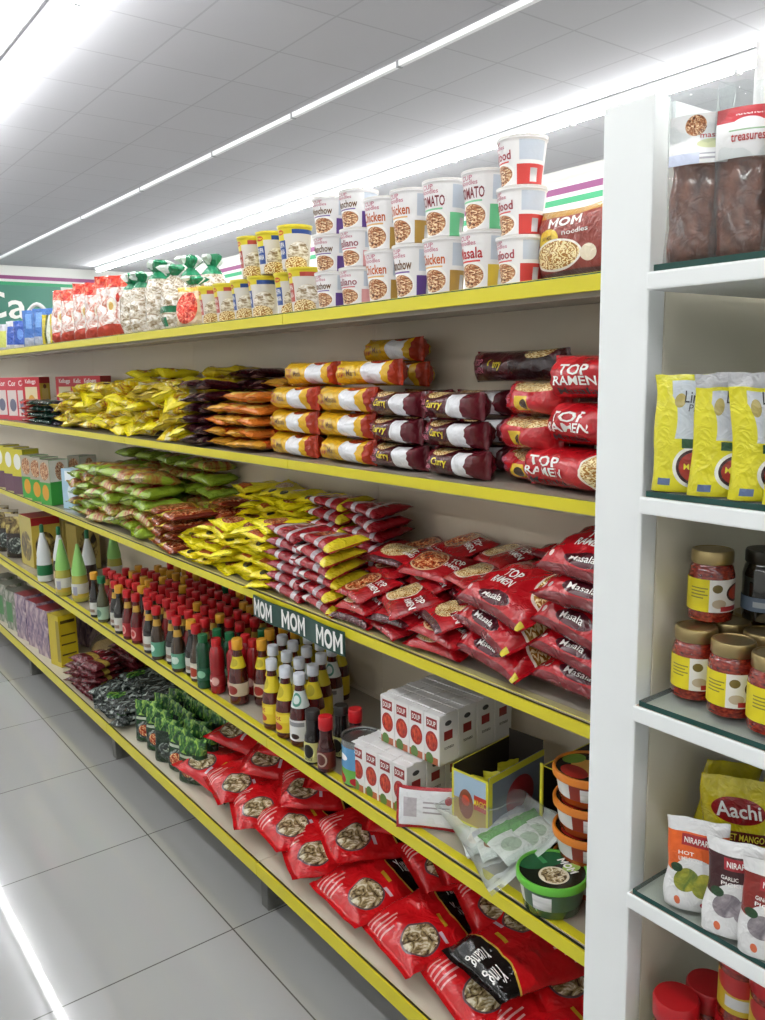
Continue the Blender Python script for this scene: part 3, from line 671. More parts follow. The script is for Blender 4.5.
stackgrid(MS, [-2.51, -2.62], 1.235, Z2, [6, 6], .036, PI/2, 'maroon noodle packet, second shelf', 'from the orange packets', 'maroon packets on the second shelf', jr=.4, jt=.08)
stackgrid(MS[:3], [-2.38, -2.50], 1.37, Z2, [7, 7], .036, PI/2, 'maroon noodle packet, second shelf', 'from the orange packets', 'maroon packets on the second shelf', rowname=', back row')
M_YS = [pat('yellow_single_%d' % i, b, sh, .22, bump=.5, coat=.3) for i, (b, sh) in enumerate((('f0e01c', [('e', .22, .1, .55, .9, 'yelmix'), ('e', .62, .15, .80, .65, 'b83020')]), ('yelmix', [('e', .30, .2, .46, .7, '4c2c20')]), ('c8b020', [('e', .2, .1, .8, .6, 'noodle'), ('e', .7, .5, .9, .9, '8c2418')])))]
YS = singles('ys', M_YS, .17, .11, .044, 9, 100, twist=.4, wr=1.6)
hs = [6, 6, 6, 6, 6, 6, 6, 6, 6, 6, 5, 5, 4]
stackgrid(YS, [-2.735 - .108*i for i in range(13)], 1.238, Z2, hs, .033, PI/2, 'yellow packet, second shelf', 'past the maroon ones', 'yellow packets heaped on the second shelf', jr=.85, jy=.022, jx=.03, jt=.32)
stackgrid(YS[:4], [-2.56 - .14*i for i in range(8)], 1.375, Z2, [7, 7, 6, 6, 7, 6, 7, 6], .036, PI/2, 'yellow packet, second shelf', 'past the maroon ones', 'yellow packets heaped on the second shelf', rowname=', back row', jr=.6, jt=.12)
M_DG = [pat('dark_green_small', '16382c', [('e', .3, .2, .6, .7, '8ca498'), ('r', .7, 0, .9, 1, '0e1c18')], .25, bump=.4), pat('bright_red_small', 'a82018', [('e', .3, .2, .6, .8, 'd8a890')], .25, bump=.4), pat('dark_purple_small', '2c2030', [('e', .3, .2, .6, .7, 'b0a8b8')], .25, bump=.4)]
for c, (x, m, w1) in enumerate(((-4.16, 2, 'dark purple'), (-4.29, 0, 'dark green'), (-4.42, 0, 'dark green'), (-4.55, 0, 'dark green'), (-4.68, 1, 'bright red'))):
    its = singles('dg', [M_DG[m]], .13, .10, .03, 2, 120+c, name='snack_packet', cat='snack packet')
    for k in range(4): place(its[k % 2], (x + J(.01), 1.23, Z2 + .002 + k*.031), PI/2 + J(.3), '%s small packet, second shelf, %s layer, %s column past the yellow heap' % (w1, ORD[k], ORD[c]), 'small packets at the far end, second shelf')
def carton(nm, w_, d, h, face, shapes, side, texts=(), top=None, sideshapes=()):
    fm = pat(nm + '_front', face, shapes, .35, bump=.05); sm = pat(nm + '_side', side, sideshapes, .35, bump=.05); tm = plain(nm + '_top', top or side, .35)
    return Item('food_carton', 'carton', boxmesh(nm, w_, d, h, fm, {'right': sm, 'left': sm, 'top': tm, 'bottom': tm, 'back': fm}, texts=texts))
CB = [carton('red_yellow_carton', .13, .07, .235, 'b8202c', [('r', .0, 0, .0, 0, 'b8202c'), ('r', .15, .1, .85, .78, 'dcd0a8'), ('e', .3, .3, .7, .6, 'c89830')], 'c4a838', [('Kelloggs', W_TXT, .2, .83, .8, .95)], 'a01820', [('r', 1.0, .86, 2.0, 1.01, 'a01820'), ('r', 1.2, .1, 1.8, .75, 'c8b468'), ('e', 1.35, .74, 1.65, .84, '5c2c10')]),
      carton('red_white_carton', .13, .07, .235, 'c4404c', [('r', .1, .1, .9, .7, 'd8ccc8'), ('e', .2, .2, .6, .5, '6c6c80')], 'c8243a', [('Corn', W_TXT, .2, .8, .8, .93)], 'a01820', [('r', 1.15, .3, 1.85, .7, 'e8e0dc'), ('r', 1.25, .35, 1.75, .55, '303038')])]
for i, (x, y, k) in enumerate(((-4.06, 1.36, 0), (-4.22, 1.36, 0), (-4.46, 1.36, 0), (-4.72, 1.26, 0), (-4.86, 1.26, 1), (-5.0, 1.24, 1), (-5.2, 1.23, 1), (-5.42, 1.25, 0))):
    place(CB[k], (x, y, Z2), .45, '%s carton on the second shelf, %s one past the yellow heap' % (('red and yellow', 'red and white')[k], ORD[i]), 'cartons at the far end, second shelf')

# ================================================================== third shelf
Z3 = .892
# tall red stacks against the post
M_RTOP = pat('red_masala_big', 'ac0c18', [('e', .28, .05, .72, .22, '48101c'), ('r', .0, -.1, 1, .04, '6c1018'), ('r', .92, .0, .97, .09, 'd0c030'), ('e', .74, .3, 1.1, 1.0, 'e8dccc'), ('e', .76, .33, 1.1, .97, 'noodle'), ('e', .06, .09, .10, .16, 'd8c0c0'), ('e', .13, .09, .17, .16, 'd8c0c0')], .18, bump=.5, bscale=30, coat=.15)
RB = [Item('noodle_multipack', 'noodle pack', pillow('rb', .215, .19, .066, M_RTOP, [('TOP', P_TXT if 0 else W_TXT, .30, .46, .52, .60, .05), ('RAMEN', W_TXT, .27, .31, .55, .43, .05), ('Masala', W_TXT, .34, .10, .62, .17, .02)], 140+i, wr=1.3, twist=.1, pv=2.6, nu=28, nv=16)) for i in range(5)]
def tilted(it, x, y, z, rz, tl, label, grp, sc=1):
    o = place(it, (x, y, z), 0, label, grp, sc=sc); o.rotation_euler = (Matrix.Rotation(tl, 3, 'X') @ Matrix.Rotation(rz, 3, 'Z')).to_euler(); return settle(o, Z3 + .001, BACKY - .003)
for k in range(5):
    tilted(RB[k % 5], -.930 + J(.012), 1.225 + J(.008), Z3 + .034 + k*.054, J(.1) - .10, .34 + J(.05), 'big red masala noodle pack in the stack against the post, %s from the bottom' % ORD[k], 'big red packs against the post, third shelf')
for k in range(3):
    tilted(RB[(k+2) % 5], -1.145 + J(.012), 1.215 + J(.008), Z3 + .032 + k*.054, J(.12) - .15, .32 + J(.05), 'big red masala noodle pack in the second stack from the post, %s from the bottom' % ORD[k], 'big red packs in the second stack, third shelf')
for k in range(5):
    place(RB[(k+1) % 5], (-1.14 + J(.012), 1.368 + J(.006), Z3 + .004 + k*.048), J(.2), 'red masala noodle pack in the rear stack, %s from the bottom' % ORD[k], 'red packs in the rear stack, third shelf', sc=.74)
# red packets with noodle windows, sloping towards the aisle
M_RW = [pat('red_window_%d' % i, b, sh, .22, bump=.4, bscale=36, coat=.45) for i, (b, sh) in enumerate((('a41018', [('e', .04, .12, .62, .88, 'e8dccc'), ('e', .06, .15, .60, .85, 'noodle'), ('r', .70, .2, .93, .8, '8c0c18')]),
        ('a0101a', [('e', .10, .10, .66, .90, 'd8b890'), ('e', .12, .14, .64, .86, 'shred')]), ('ac141e', [('e', .2, .2, .8, .95, 'noodle'), ('r', .05, 0, .95, .12, '480a14')])))]
RW = singles('rw', M_RW, .165, .125, .034, 9, 160, texts=[('TOP', W_TXT, .70, .56, .90, .72, .04), ('RAMEN', W_TXT, .68, .38, .92, .52, .04)], wr=1.0, twist=.15)
RW2 = [x for x in RW]
gname = 'red window packets on the third shelf'
xs = [-1.315, -1.47, -1.62]
for c, x in enumerate(xs):
    for r, (y, n) in enumerate(((1.175, (3, 3, 3)[c]), (1.275, (5, 5, 5)[c]), (1.385, (6, 6, 5)[c]))):
        for k in range(n):
            place(RW[(c*4 + r*2 + k) % 9], (x + J(.012) - .01*r, y + J(.006), Z3 + .014 + k*.031), J(.4) - .1, 'red packet with noodle window, %s layer up, %s column past big packs, %s row' % (ORD[k], ORD[c], ('front', 'middle', 'back')[r]), gname, rx=.24 + J(.08), ry=J(.10))
# thin multipacks: dark red and white with yellow tips
M_TH = [pat('thin_multipack_%d' % i, b, sh, .25, bump=.35, coat=.3) for i, (b, sh) in enumerate((('98141e', [('r', .80, -.1, .95, 1.1, 'd8c424'), ('r', .12, -.1, .22, 1.1, 'd0c8c8'), ('r', .50, -.1, .62, 1.1, 'b0a4a8'), ('e', .24, .2, .50, .8, 'shred')]),
        ('8c101c', [('r', .30, -.1, .40, 1.1, 'c8c0c4'), ('r', .70, -.1, .80, 1.1, 'c0b4b8'), ('e', .42, .1, .68, .9, 'whitered')])))]
TH = [Item('noodle_multipack', 'noodle pack', pillow('th', .165, .13, .036, M_TH[i % 2], [], 180+i, wr=1.2, twist=.3, pv=4, nu=20, nv=10)) for i in range(6)]
gth = 'thin red and white multipacks with yellow tips'
for c, x in enumerate((-1.775, -1.94)):
    for r, (y, n) in enumerate(((1.175, (6, 6)[c]), (1.32, (8, 8)[c]))):
        for k in range(n):
            place(TH[(c + 2*k + r) % 6], (x + J(.008), y + J(.006), Z3 + .003 + k*.0325), J(.22) + .03, 'thin red and white multipack with yellow tip, %s layer up, %s column, %s row' % (ORD[k], ORD[c], ('front', 'back')[r]), gth, rx=J(.04), ry=J(.05))
# yellow packets
M_Y3 = [pat('yellow_thin_%d' % i, b, sh, .22, bump=.5, coat=.3) for i, (b, sh) in enumerate((('f2e41c', [('e', .15, .2, .6, .8, 'shred'), ('r', .70, .2, .82, .8, '5a3418')]), ('eedc1c', [('e', .35, .25, .75, .8, 'noodle'), ('e', .1, .3, .25, .6, '3c4030')]), ('f4e42c', [('r', .1, .2, .3, .8, 'b85828'), ('e', .45, .3, .6, .7, 'f0e8c8')])))]
Y3 = singles('y3', M_Y3, .165, .11, .032, 8, 200, twist=.45, wr=1.5)
gy = 'yellow packets stacked on the third shelf'
for c, (x, n) in enumerate(((-2.085, 7), (-2.205, 6), (-2.325, 6), (-2.445, 5), (-2.56, 4))):
    for k in range(n):
        place(Y3[(c*3+k) % 8], (x + J(.012), 1.195 + J(.014), Z3 + .003 + k*.0275), PI/2 + J(.3) + .15, 'yellow packet, third shelf, %s layer up, %s column past red multipacks, front row' % (ORD[k], ORD[c]), gy, rx=J(.08), ry=J(.08))
for c, (x, n) in enumerate(((-2.09, 9), (-2.22, 9), (-2.35, 9), (-2.48, 9))):
    for k in range(n):
        place(Y3[(c*3+k+1) % 8], (x + J(.012), 1.365 + J(.01), Z3 + .003 + k*.0275), PI/2 + J(.3), 'yellow packet, third shelf, %s layer up, %s column past red multipacks, back row' % (ORD[k], ORD[c]), gy, rx=J(.08), ry=J(.08))
# brown and yellow noodle packets
M_BR = [pat('brown_noodle_pack', '9c4a28', [('r', .0, .72, 1, 1.1, 'c8b434'), ('r', .82, -.1, 1.1, 1.1, 'c8b030'), ('e', .08, .05, .72, .78, 'shred'), ('r', 0, -.1, 1, .06, '6c2418')], .22, bump=.35, coat=.4)]
BR = singles('br', M_BR, .20, .15, .040, 4, 220, wr=.8, twist=.2)
for c, (x, y, n) in enumerate(((-2.72, 1.205, 4), (-2.66, 1.365, 5), (-2.86, 1.22, 4))):
    for k in range(n):
        place(BR[(c+k) % 4], (x + J(.006), y + J(.006), Z3 + .003 + k*.036), PI/2 - .15 + J(.1), 'brown and yellow noodle packet, %s layer of the %s stack' % (ORD[k], ('front', 'back', 'left')[c]), 'brown and yellow packets on the third shelf', rx=J(.04))
# green packs
M_GR = [pat('green_pack_%d' % i, b, sh, .22, bump=.4, coat=.4) for i, (b, sh) in enumerate((('8ca82c', [('e', .05, .22, .8, 1.1, 'limered'), ('e', .25, .25, .55, .55, 'a02420')]), ('limered', [('e', .3, .4, .7, 1.0, 'shred')]),
        ('8ca834', [('e', .15, .1, .85, 1.0, 'limered')])))]
GR = singles('gr', M_GR, .185, .15, .060, 8, 240, wr=1.1, twist=.2)
gg = 'green noodle packs on the third shelf'
for c, (x, n) in enumerate(((-3.03, 5), (-3.19, 5), (-3.35, 5), (-3.51, 5))):
    for k in range(n):
        place(GR[(c*3+k) % 8], (x + J(.01), 1.215 + J(.012), Z3 + .003 + k*.050), PI/2 + J(.4), 'green noodle pack, third shelf, %s layer up, %s column from brown packets' % (ORD[k], ORD[c]), gg, rx=J(.12), ry=J(.10))
for c, (x, n) in enumerate(((-2.84, 6), (-3.0, 6), (-3.17, 6), (-3.40, 6), (-3.62, 6))):
    for k in range(n):
        place(GR[(c*3+k+2) % 8], (x + J(.008), 1.372 + J(.006), Z3 + .003 + k*.051), J(.12), 'green noodle pack, back row of third shelf, %s layer up, %s column' % (ORD[k], ORD[c]), gg, rx=J(.04), ry=J(.04), sc=.86)
M_RG = [pat('red_green_pack', 'limered', [('e', .1, .0, .8, .9, 'shred')], .22, bump=.4, coat=.3), M_GR[2]]
RG = singles('rg', M_RG, .17, .13, .045, 4, 260)
for c, x in enumerate((-3.67, -3.81)):
    for k in range((6, 5)[c]):
        place(RG[(c+k) % 4], (x + J(.01), 1.21 + J(.01), Z3 + .003 + k*.040), PI/2 + J(.3), 'dark red and green packet left of the green packs, %s layer, %s column' % (ORD[k], ORD[c]), 'red and green packets, third shelf', rx=J(.05))
GBX = [carton('blue_carton', .12, .16, .19, 'a8c8dc', [('r', .2, .7, .8, .95, 'e8eef4'), ('e', .3, .2, .7, .6, 'd8e4ec')], 'b0c4d4', [], None, [('r', 1.0, .72, 2, 1.01, 'e4e8ec'), ('e', 1.3, .15, 1.6, .6, 'a03040')]),
       carton('green_carton', .10, .10, .22, '3c9a3c', [('r', 0, .5, 1, 1.01, 'a8a090'), ('e', .2, .1, .8, .45, 'd89828'), ('e', .1, .55, .9, .95, 'food')], '3a9838', [], '6c6c58', [('r', 1.0, .52, 2, 1.01, 'd8d4c4'), ('e', 1.3, .55, 1.8, .95, 'food')]),
       carton('yellow_green_carton', .10, .10, .24, 'c8bc38', [('e', .2, .55, .8, .9, 'e8e8e0'), ('r', 0, 0, 1, .4, '684858')], 'b8b040', [], '787050', [('e', 1.2, .05, 1.8, .4, '888890'), ('r', 1.1, .6, 1.9, .95, 'c8b828')])]
for i, (x, k, y) in enumerate(((-4.00, 0, 1.25), (-4.20, 1, 1.17), (-4.36, 1, 1.17), (-4.53, 1, 1.17), (-4.71, 2, 1.17), (-4.89, 2, 1.17), (-5.10, 2, 1.17), (-4.06, 0, 1.335), (-4.30, 1, 1.34))):
    place(GBX[k], (x, y, Z3), .3 + J(.1), '%s carton on the third shelf, %s one past the green packs' % (('pale blue', 'green', 'yellow and green')[k], ORD[i]), 'cartons at the far end, third shelf')

# hanging banner
mb = MB(); M_BAN = plain('banner_green', '1c4238', .35)
W_, H_ = .46, .062
for i in range(12):
    x0, x1 = -W_ + W_*i/12, -W_ + W_*(i+1)/12
    wv = lambda x: .004*math.sin(x*22)
    mb.poly([(x0, wv(x0), -H_), (x1, wv(x1), -H_), (x1, wv(x1), 0), (x0, wv(x0), 0)], M_BAN)
    mb.poly([(x1, wv(x1)+.002, -H_), (x0, wv(x0)+.002, -H_), (x0, wv(x0)+.002, 0), (x1, wv(x1)+.002, 0)], M_BAN)
ban = obj('hanging_banner', mb.mesh('hanging_banner'), None, (-1.602, 1.090, .884)); tag(ban, 'dark green banner printed MOM three times, hanging from the third shelf edge', 'banner')
for i in range(3):
    m2 = MB(); xa = -W_ + (.010, .165, .338)[i]; ww = (.108, .112, .116)[i]
    m2.text('MOM', W_TXT, (0, 0, 1, 1), lambda u, v: Vector((xa + u*ww, wv(xa + u*ww) - .0005, -H_ + .006 + v*.050)), eps=.0012, bold=.03)
    o = obj('lettering', m2.mesh('lettering'), ban)

# ================================================================== fourth shelf: bottles
Z4 = .508
def bottle(name, glass, prof, capc, capr, capz, labels, n=18, capname='cap'):
    """parts: glass body, cap and paper labels"""
    body = lathe('bottle_body', prof, glass, n)
    zt = prof[-1][1]
    cap = lathe(capname, [(capr*.94, zt - capz*.35), (capr, zt - capz*.3), (capr, zt + capz*.55), (capr*.9, zt + capz*.65)], capc, 16)
    parts = [('bottle_body', body), (capname, cap)]
    def R(z):
        for (ra, za), (rb, zb) in zip(prof, prof[1:]):
            if za <= z <= zb and zb > za: return ra + (rb-ra)*(z-za)/(zb-za)
        return prof[-1][0]
    for lname, z0, z1, m, txt in labels:
        pr = [(R(z0 + (z1-z0)*i/5) + .0007, z0 + (z1-z0)*i/5) for i in range(6)]
        parts.append((lname, lathe('label', pr, m, n, txt, caps=False)))
    return Item('sauce_bottle', 'bottle', None, parts)
GL_RED = plain('ketchup_glass', '4c0a08', .08, coat=.6, spec=.6); GL_DK = plain('dark_sauce_glass', '140c0a', .06, coat=.6)
GL_BR = plain('brown_sauce_glass', '3c2a1c', .08, coat=.6); GL_GR = plain('green_squeeze', '0c4428', .22, coat=.3); GL_CH = plain('red_squeeze', '8c0c14', .22, coat=.3)
C_Y = plain('cap_yellow', 'd89c28', .35); C_W = plain('cap_white', 'd8dce4', .3); C_R = plain('cap_red', 'b8141c', .3); C_G = plain('cap_green', '14683c', .3); C_K = plain('cap_black', '1c1a18', .3)
KP = [(.024, 0), (.029, .004), (.030, .015), (.030, .075), (.0285, .095), (.021, .125), (.0155, .145), (.0125, .168), (.0125, .182)]
L_YN = pat('neck_label_yellow', 'd8c424', [('e', .38, .15, .62, .85, 'b0a020')], .4, bump=0); L_YB = pat('body_label_yellow', 'd8bc24', [('r', .30, .5, .70, .9, 'e8d440'), ('e', .4, .1, .6, .45, 'a83018')], .4, bump=0)
L_WN = pat('neck_label_white', 'd4dcd8', [('e', .38, .1, .62, .9, '4c8c78'), ('e', .42, .25, .58, .75, 'd4dcd8')], .4, bump=0); L_WB = pat('body_label_white', 'dcdcdc', [('e', .42, .08, .56, .34, '301810'), ('r', .36, .7, .64, .9, '8c8c90')], .4, bump=0)
KW_Y = bottle('k', GL_RED, KP, C_W, .0165, .030, [('neck_label', .110, .155, L_YN, ()), ('label', .02, .078, L_YB, [('Hot', R_TXT, .42, .6, .58, .85, .03)])])
KW_W = bottle('k', GL_RED, KP, C_W, .0165, .030, [('neck_label', .110, .155, L_WN, ()), ('label', .02, .078, L_WB, ())])
KY_Y = bottle('k', GL_RED, KP, C_Y, .0165, .034, [('neck_label', .115, .15, L_YN, ()), ('label', .03, .070, pat('body_label_food', 'c8b8a0', [('e', .4, .1, .6, .8, '8c2014')], .4, bump=0), ())])
BG = 'ketchup bottles on the fourth shelf'
def rank(x, y): return ''
kspots = []
for r in range(5):
    for c in range(5):
        x = -1.845 - .072*c + .02*(r % 2) - .050*r; y = 1.105 + .066*r
        if r == 0 and c > 2: continue
        if x < -2.29: continue
        kspots.append((x, y, r, c))
for (x, y, r, c) in kspots:
    it, nm = (KW_Y, 'white-capped ketchup bottle with yellow neck label') if (c + r) % 3 and c < 3 else ((KW_W, 'white-capped ketchup bottle with white neck label') if c < 3 and not (r > 2 and c > 1) else (KY_Y, 'orange-capped ketchup bottle'))
    if c >= 3 and r in (1, 2) and c == 3: it, nm = KW_Y, 'white-capped ketchup bottle with yellow neck label'
    place(it, (x + J(.004), y + J(.004), Z4), .2 + J(.5), '%s, %s row, %s from the right' % (nm, ORD[r], ORD[c]), BG)
place(KY_Y, (-2.215, 1.112, Z4), .3, 'orange-capped ketchup bottle standing alone at the front, beside red squeeze bottles', BG)
# dark bottle and little red ones in front
DKB = bottle('d', GL_DK, [(.020, 0), (.024, .004), (.0245, .05), (.0225, .072), (.0185, .085), (.0185, .125)], C_K, .0195, .024, [('label', .008, .060, pat('label_lime_black', 'c8c47c', [('e', .4, .2, .6, .9, '181410')], .4, bump=0), [('SAUCE', K_TXT, .42, .08, .58, .22)])])
place(DKB, (-1.735, 1.075, Z4), .35, 'black-capped dark sauce bottle with pale yellow label, front of the ketchup bottles', BG)
RDB = bottle('r', plain('red_brown_sauce', '3a0c0c', .1, coat=.5), [(.019, 0), (.023, .004), (.0235, .05), (.021, .07), (.0165, .085), (.0155, .122)], C_R, .0185, .034, [('label', .012, .056, pat('label_dark_oval', '5c1c18', [('e', .38, .1, .62, .95, 'a89888'), ('e', .41, .2, .59, .85, '5a241c')], .4, bump=0), ())])
place(RDB, (-1.675, 1.075, Z4), .3, 'small red-capped sauce bottle with dark oval label beside the tin', BG)
place(RDB, (-1.665, 1.160, Z4), .6, 'small red-capped sauce bottle behind the tin and front bottles', BG)
place(DKB, (-1.715, 1.150, Z4), .3, 'black-capped dark sauce bottle, second one, behind the front pair', BG)
# squeeze bottles
SQ = lambda m, cap, lab: bottle('s', m, [(.020, 0), (.0235, .004), (.024, .05), (.0225, .07), (.024, .09), (.0235, .135), (.017, .150), (.010, .158)], cap, .0155, .030, lab)
SQR = SQ(GL_CH, C_R, [('label', .025, .06, pat('label_chilli', '8c1018', [('e', .42, .1, .6, .9, 'd8a8a0'), ('r', .3, .4, .42, .6, 'e8e0d8')], .4, bump=0), ())])
SQG = SQ(GL_GR, C_G, [('label', .03, .07, pat('label_green', '14583a', [('e', .4, .2, .6, .8, '8cc0a0')], .4, bump=0), ())])
for i, (x, y, it, nm) in enumerate(((-2.40, 1.085, SQG, 'dark green squeeze bottle at the front'), (-2.335, 1.10, SQR, 'red squeeze bottle beside the dark green one'), (-2.275, 1.13, SQR, 'red squeeze bottle, middle one of the front row'), (-2.25, 1.185, SQR, 'red squeeze bottle behind the orange-capped bottle'), (-2.31, 1.19, SQR, 'red squeeze bottle in the second row, left'),
        (-2.36, 1.16, SQG, 'dark green squeeze bottle in the second row'), (-2.42, 1.145, SQG, 'dark green squeeze bottle left of the front ones'), (-2.325, 1.26, SQG, 'dark green squeeze bottle near the back, right'), (-2.30, 1.40, SQG, 'dark green squeeze bottle near the back wall'))):
    place(it, (x, y, Z4), .3 + J(.4), nm, 'squeeze bottles on the fourth shelf', sc=1.0 if 'front' not in nm or 'green' not in nm else 1.0)
# small sauce bottles
SP = [(.021, 0), (.0245, .004), (.025, .078), (.023, .096), (.015, .120), (.0115, .143), (.0110, .172)]
def sauce(glass, cap, lm, txt=(), neck=None):
    labs = [('label', .014, .066, lm, txt)]
    if neck: labs.append(('neck_label', .122, .146, neck, ()))
    return bottle('s', glass, SP, cap, .0165, .030, labs, 16)
L_TEAL = pat('label_teal', '5c9c80', [('e', .4, .3, .6, .8, 'd0e4d8')], .4, bump=0); L_WH = pat('label_pale', 'c4c4bc', [('r', .36, .2, .64, .45, '806858')], .4, bump=0)
L_HEART = pat('label_heart', '94141c', [('e', .42, .15, .60, .85, 'e0a8a0'), ('e', .45, .3, .57, .7, 'b83030')], .4, bump=0); L_PALEG = pat('label_mint', '9cb8a0', [('e', .4, .2, .6, .8, '587c68')], .4, bump=0)
NK = pat('neck_gold', 'b89038', [], .35, bump=0)
B_TEAL = sauce(GL_BR, C_R, L_TEAL, [('Soya', W_TXT, .42, .62, .58, .85)], NK); B_DKR = sauce(GL_DK, C_R, L_WH, (), NK); B_DKY = sauce(GL_DK, C_Y, L_WH); B_HEART = sauce(plain('chilli_sauce_glass', '5c0c10', .08, coat=.5), C_R, L_HEART, (), NK)
B_MINT = sauce(plain('olive_glass', '4c4c34', .1, coat=.5), C_G, L_PALEG); B_RR = sauce(plain('red_sauce_glass', '7c1014', .1, coat=.5), C_R, L_HEART, (), NK); B_RY = sauce(GL_RED, C_Y, L_WH)
fr = [(-3.44, 1.085, B_DKY, 'dark bottle with yellow cap, leftmost of the sauce bottles'), (-3.35, 1.085, B_MINT, 'olive bottle with green cap and mint label'), (-3.235, 1.10, B_DKR, 'dark bottle with red cap and cream label, behind the mint one'), (-3.15, 1.085, B_DKY, 'dark bottle with yellow cap at the front, third gap from left'),
      (-3.06, 1.085, B_HEART, 'red bottle with heart label, left of a pair'), (-2.985, 1.09, B_HEART, 'red bottle with heart label, right of a pair'), (-2.91, 1.105, B_HEART, 'red bottle with heart label behind the pair'), (-2.85, 1.085, B_DKR, 'dark slim bottle with red cap at the front edge'),
      (-2.765, 1.08, B_TEAL, 'brown bottle with teal label, left one of two'), (-2.68, 1.10, B_DKR, 'dark bottle with red cap between the teal-labelled bottles'), (-2.60, 1.085, B_TEAL, 'brown bottle with teal label, right one of two'), (-2.53, 1.105, B_DKY, 'dark bottle with yellow cap right of the teal labels'), (-2.47, 1.095, sauce(GL_BR, C_R, pat('label_food_red', 'd8d0c0', [('e', .35, .1, .65, .7, 'a83818')], .4, bump=0)), 'brown bottle with red cap and a food picture label')]
for x, y, it, nm in fr: place(it, (x, y, Z4), .3 + J(.3), nm, 'front row of sauce bottles on the fourth shelf')
cnt = 0
for r in range(5):
    y = 1.150 + .064*r
    for c in range(20):
        x = -3.47 + .064*c + .03*(r % 2) + .02*r + J(.006)
        if x > -2.37 - .012*r or (r < 1 and x > -2.46): continue
        far = c < 5
        p = random.random()
        it, nm = ((B_DKY, 'dark bottle with yellow cap') if p < .6 else (B_DKR, 'dark bottle with red cap')) if far and r > 0 else ((B_DKY, 'dark bottle with yellow cap') if p < .08 else ((B_RY, 'red bottle with yellow cap') if p < .14 else ((B_DKR, 'dark bottle with red cap') if p < .3 else ((B_MINT, 'olive bottle with green cap') if p < .32 else (B_RR, 'red bottle with red cap')))))
        place(it, (x, y + J(.004), Z4), J(.6), '%s, sauce crowd, %s row behind the front, %s from left' % (nm, ORD[r], ORD[c]), 'crowd of sauce bottles on the fourth shelf')
# cone-topped bottles
def cone_b(body, cone, tip, lm):
    b_ = lathe('bottle_body', [(.030, 0), (.036, .005), (.036, .085), (.034, .11), (.031, .125)], body, 20)
    t_ = lathe('cone_cap', [(.0325, .121), (.0325, .14), (.020, .20), (.009, .245), (.006, .26)], cone, 20)
    q = [('bottle_body', b_), ('cone_cap', t_), ('label', lathe('label', [(.0368, .02), (.0368, .085)], lm, 20, (), caps=False))]
    if tip: q.append(('tip', lathe('tip', [(.010, .244), (.010, .275), (.007, .285)], tip, 12)))
    return Item('cone_bottle', 'bottle', None, q)
LG = plain('light_green_plastic', '8cc468', .35); WG = plain('white_plastic', 'd8dcdc', .35); OIL = plain('pale_yellow_liquid', 'b0a848', .15, coat=.4)
CG = cone_b(OIL, LG, None, pat('label_cone', 'c8c8bc', [('r', 0, 0, 1, .3, 'b8a030'), ('r', .5, .2, .6, .8, '9898a8')], .4, bump=0)); CW = cone_b(WG, WG, C_G, pat('label_cone_green', '1c6c3c', [('r', 0, 0, 1, .2, 'd8dcdc')], .4, bump=0)); CD = cone_b(plain('dark_plastic', '2c1c18', .3), WG, C_G, pat('label_cone_dark', '4c2c20', [('e', .4, .2, .6, .8, 'b89878')], .4, bump=0))
for x, y, it, nm in ((-4.24, 1.10, CW, 'white cone-topped bottle with green tip and green label'), (-4.12, 1.145, CD, 'dark bottle with white cone top and green tip'), (-3.90, 1.09, CG, 'light green cone-topped bottle, left of two at the front'), (-3.74, 1.115, CG, 'light green cone-topped bottle, right of two at the front'), (-3.93, 1.22, CD, 'dark bottle with white cone top behind the light green pair'), (-3.98, 1.36, CG, 'light green cone-topped bottle by itself at the back')):
    place(it, (x, y, Z4), .3, nm, 'cone-topped bottles on the fourth shelf')
FX = [carton('red_top_carton', .20, .15, .27, 'b8a850', [('e', .1, .1, .9, .7, 'goldmix')], 'c8b048', [], '9c1820', [('e', 1.1, .1, 1.8, .7, 'goldmix'), ('r', 1.0, .84, 2, 1.01, '9c1820')]), carton('tan_carton', .15, .12, .24, 'b09c54', [], 'b8a458', [], '7c7048', [('e', 1.1, .1, 1.9, .9, 'goldmix')])]
for i, (x, y, k) in enumerate(((-4.66, 1.20, 0), (-4.40, 1.345, 1), (-4.62, 1.345, 1))):
    place(FX[k], (x, y, Z4), .05, '%s carton behind the cone-topped bottles, %s' % (('large red-topped yellow', 'tan')[k], ('front one', 'right rear one', 'left rear one')[i]), 'cartons on the fourth shelf')
DY = [pat('dark_yellow_pouch', '2c2420', [('r', 0, .6, 1, 1.1, 'goldmix'), ('e', .1, .1, .9, .5, 'marble')], .25, bump=.3), pat('red_white_pouch', 'a89c80', [('r', 0, .6, 1, .85, 'b02c28'), ('r', 0, .0, 1, .5, 'goldmix')], .25, bump=.3)]
for i in range(7):
    place(Item('snack_pouch', 'pouch', upright('dp', .14, .23, .06, DY[i % 2], [], 300+i)), (-4.93 - .11*i, 1.15 + .03*(i % 2), Z4), .8, '%s pouch, far end of fourth shelf, %s from the red-topped carton' % (('dark and yellow', 'red and tan')[i % 2], ORD[i]), 'pouches at the far end, fourth shelf')

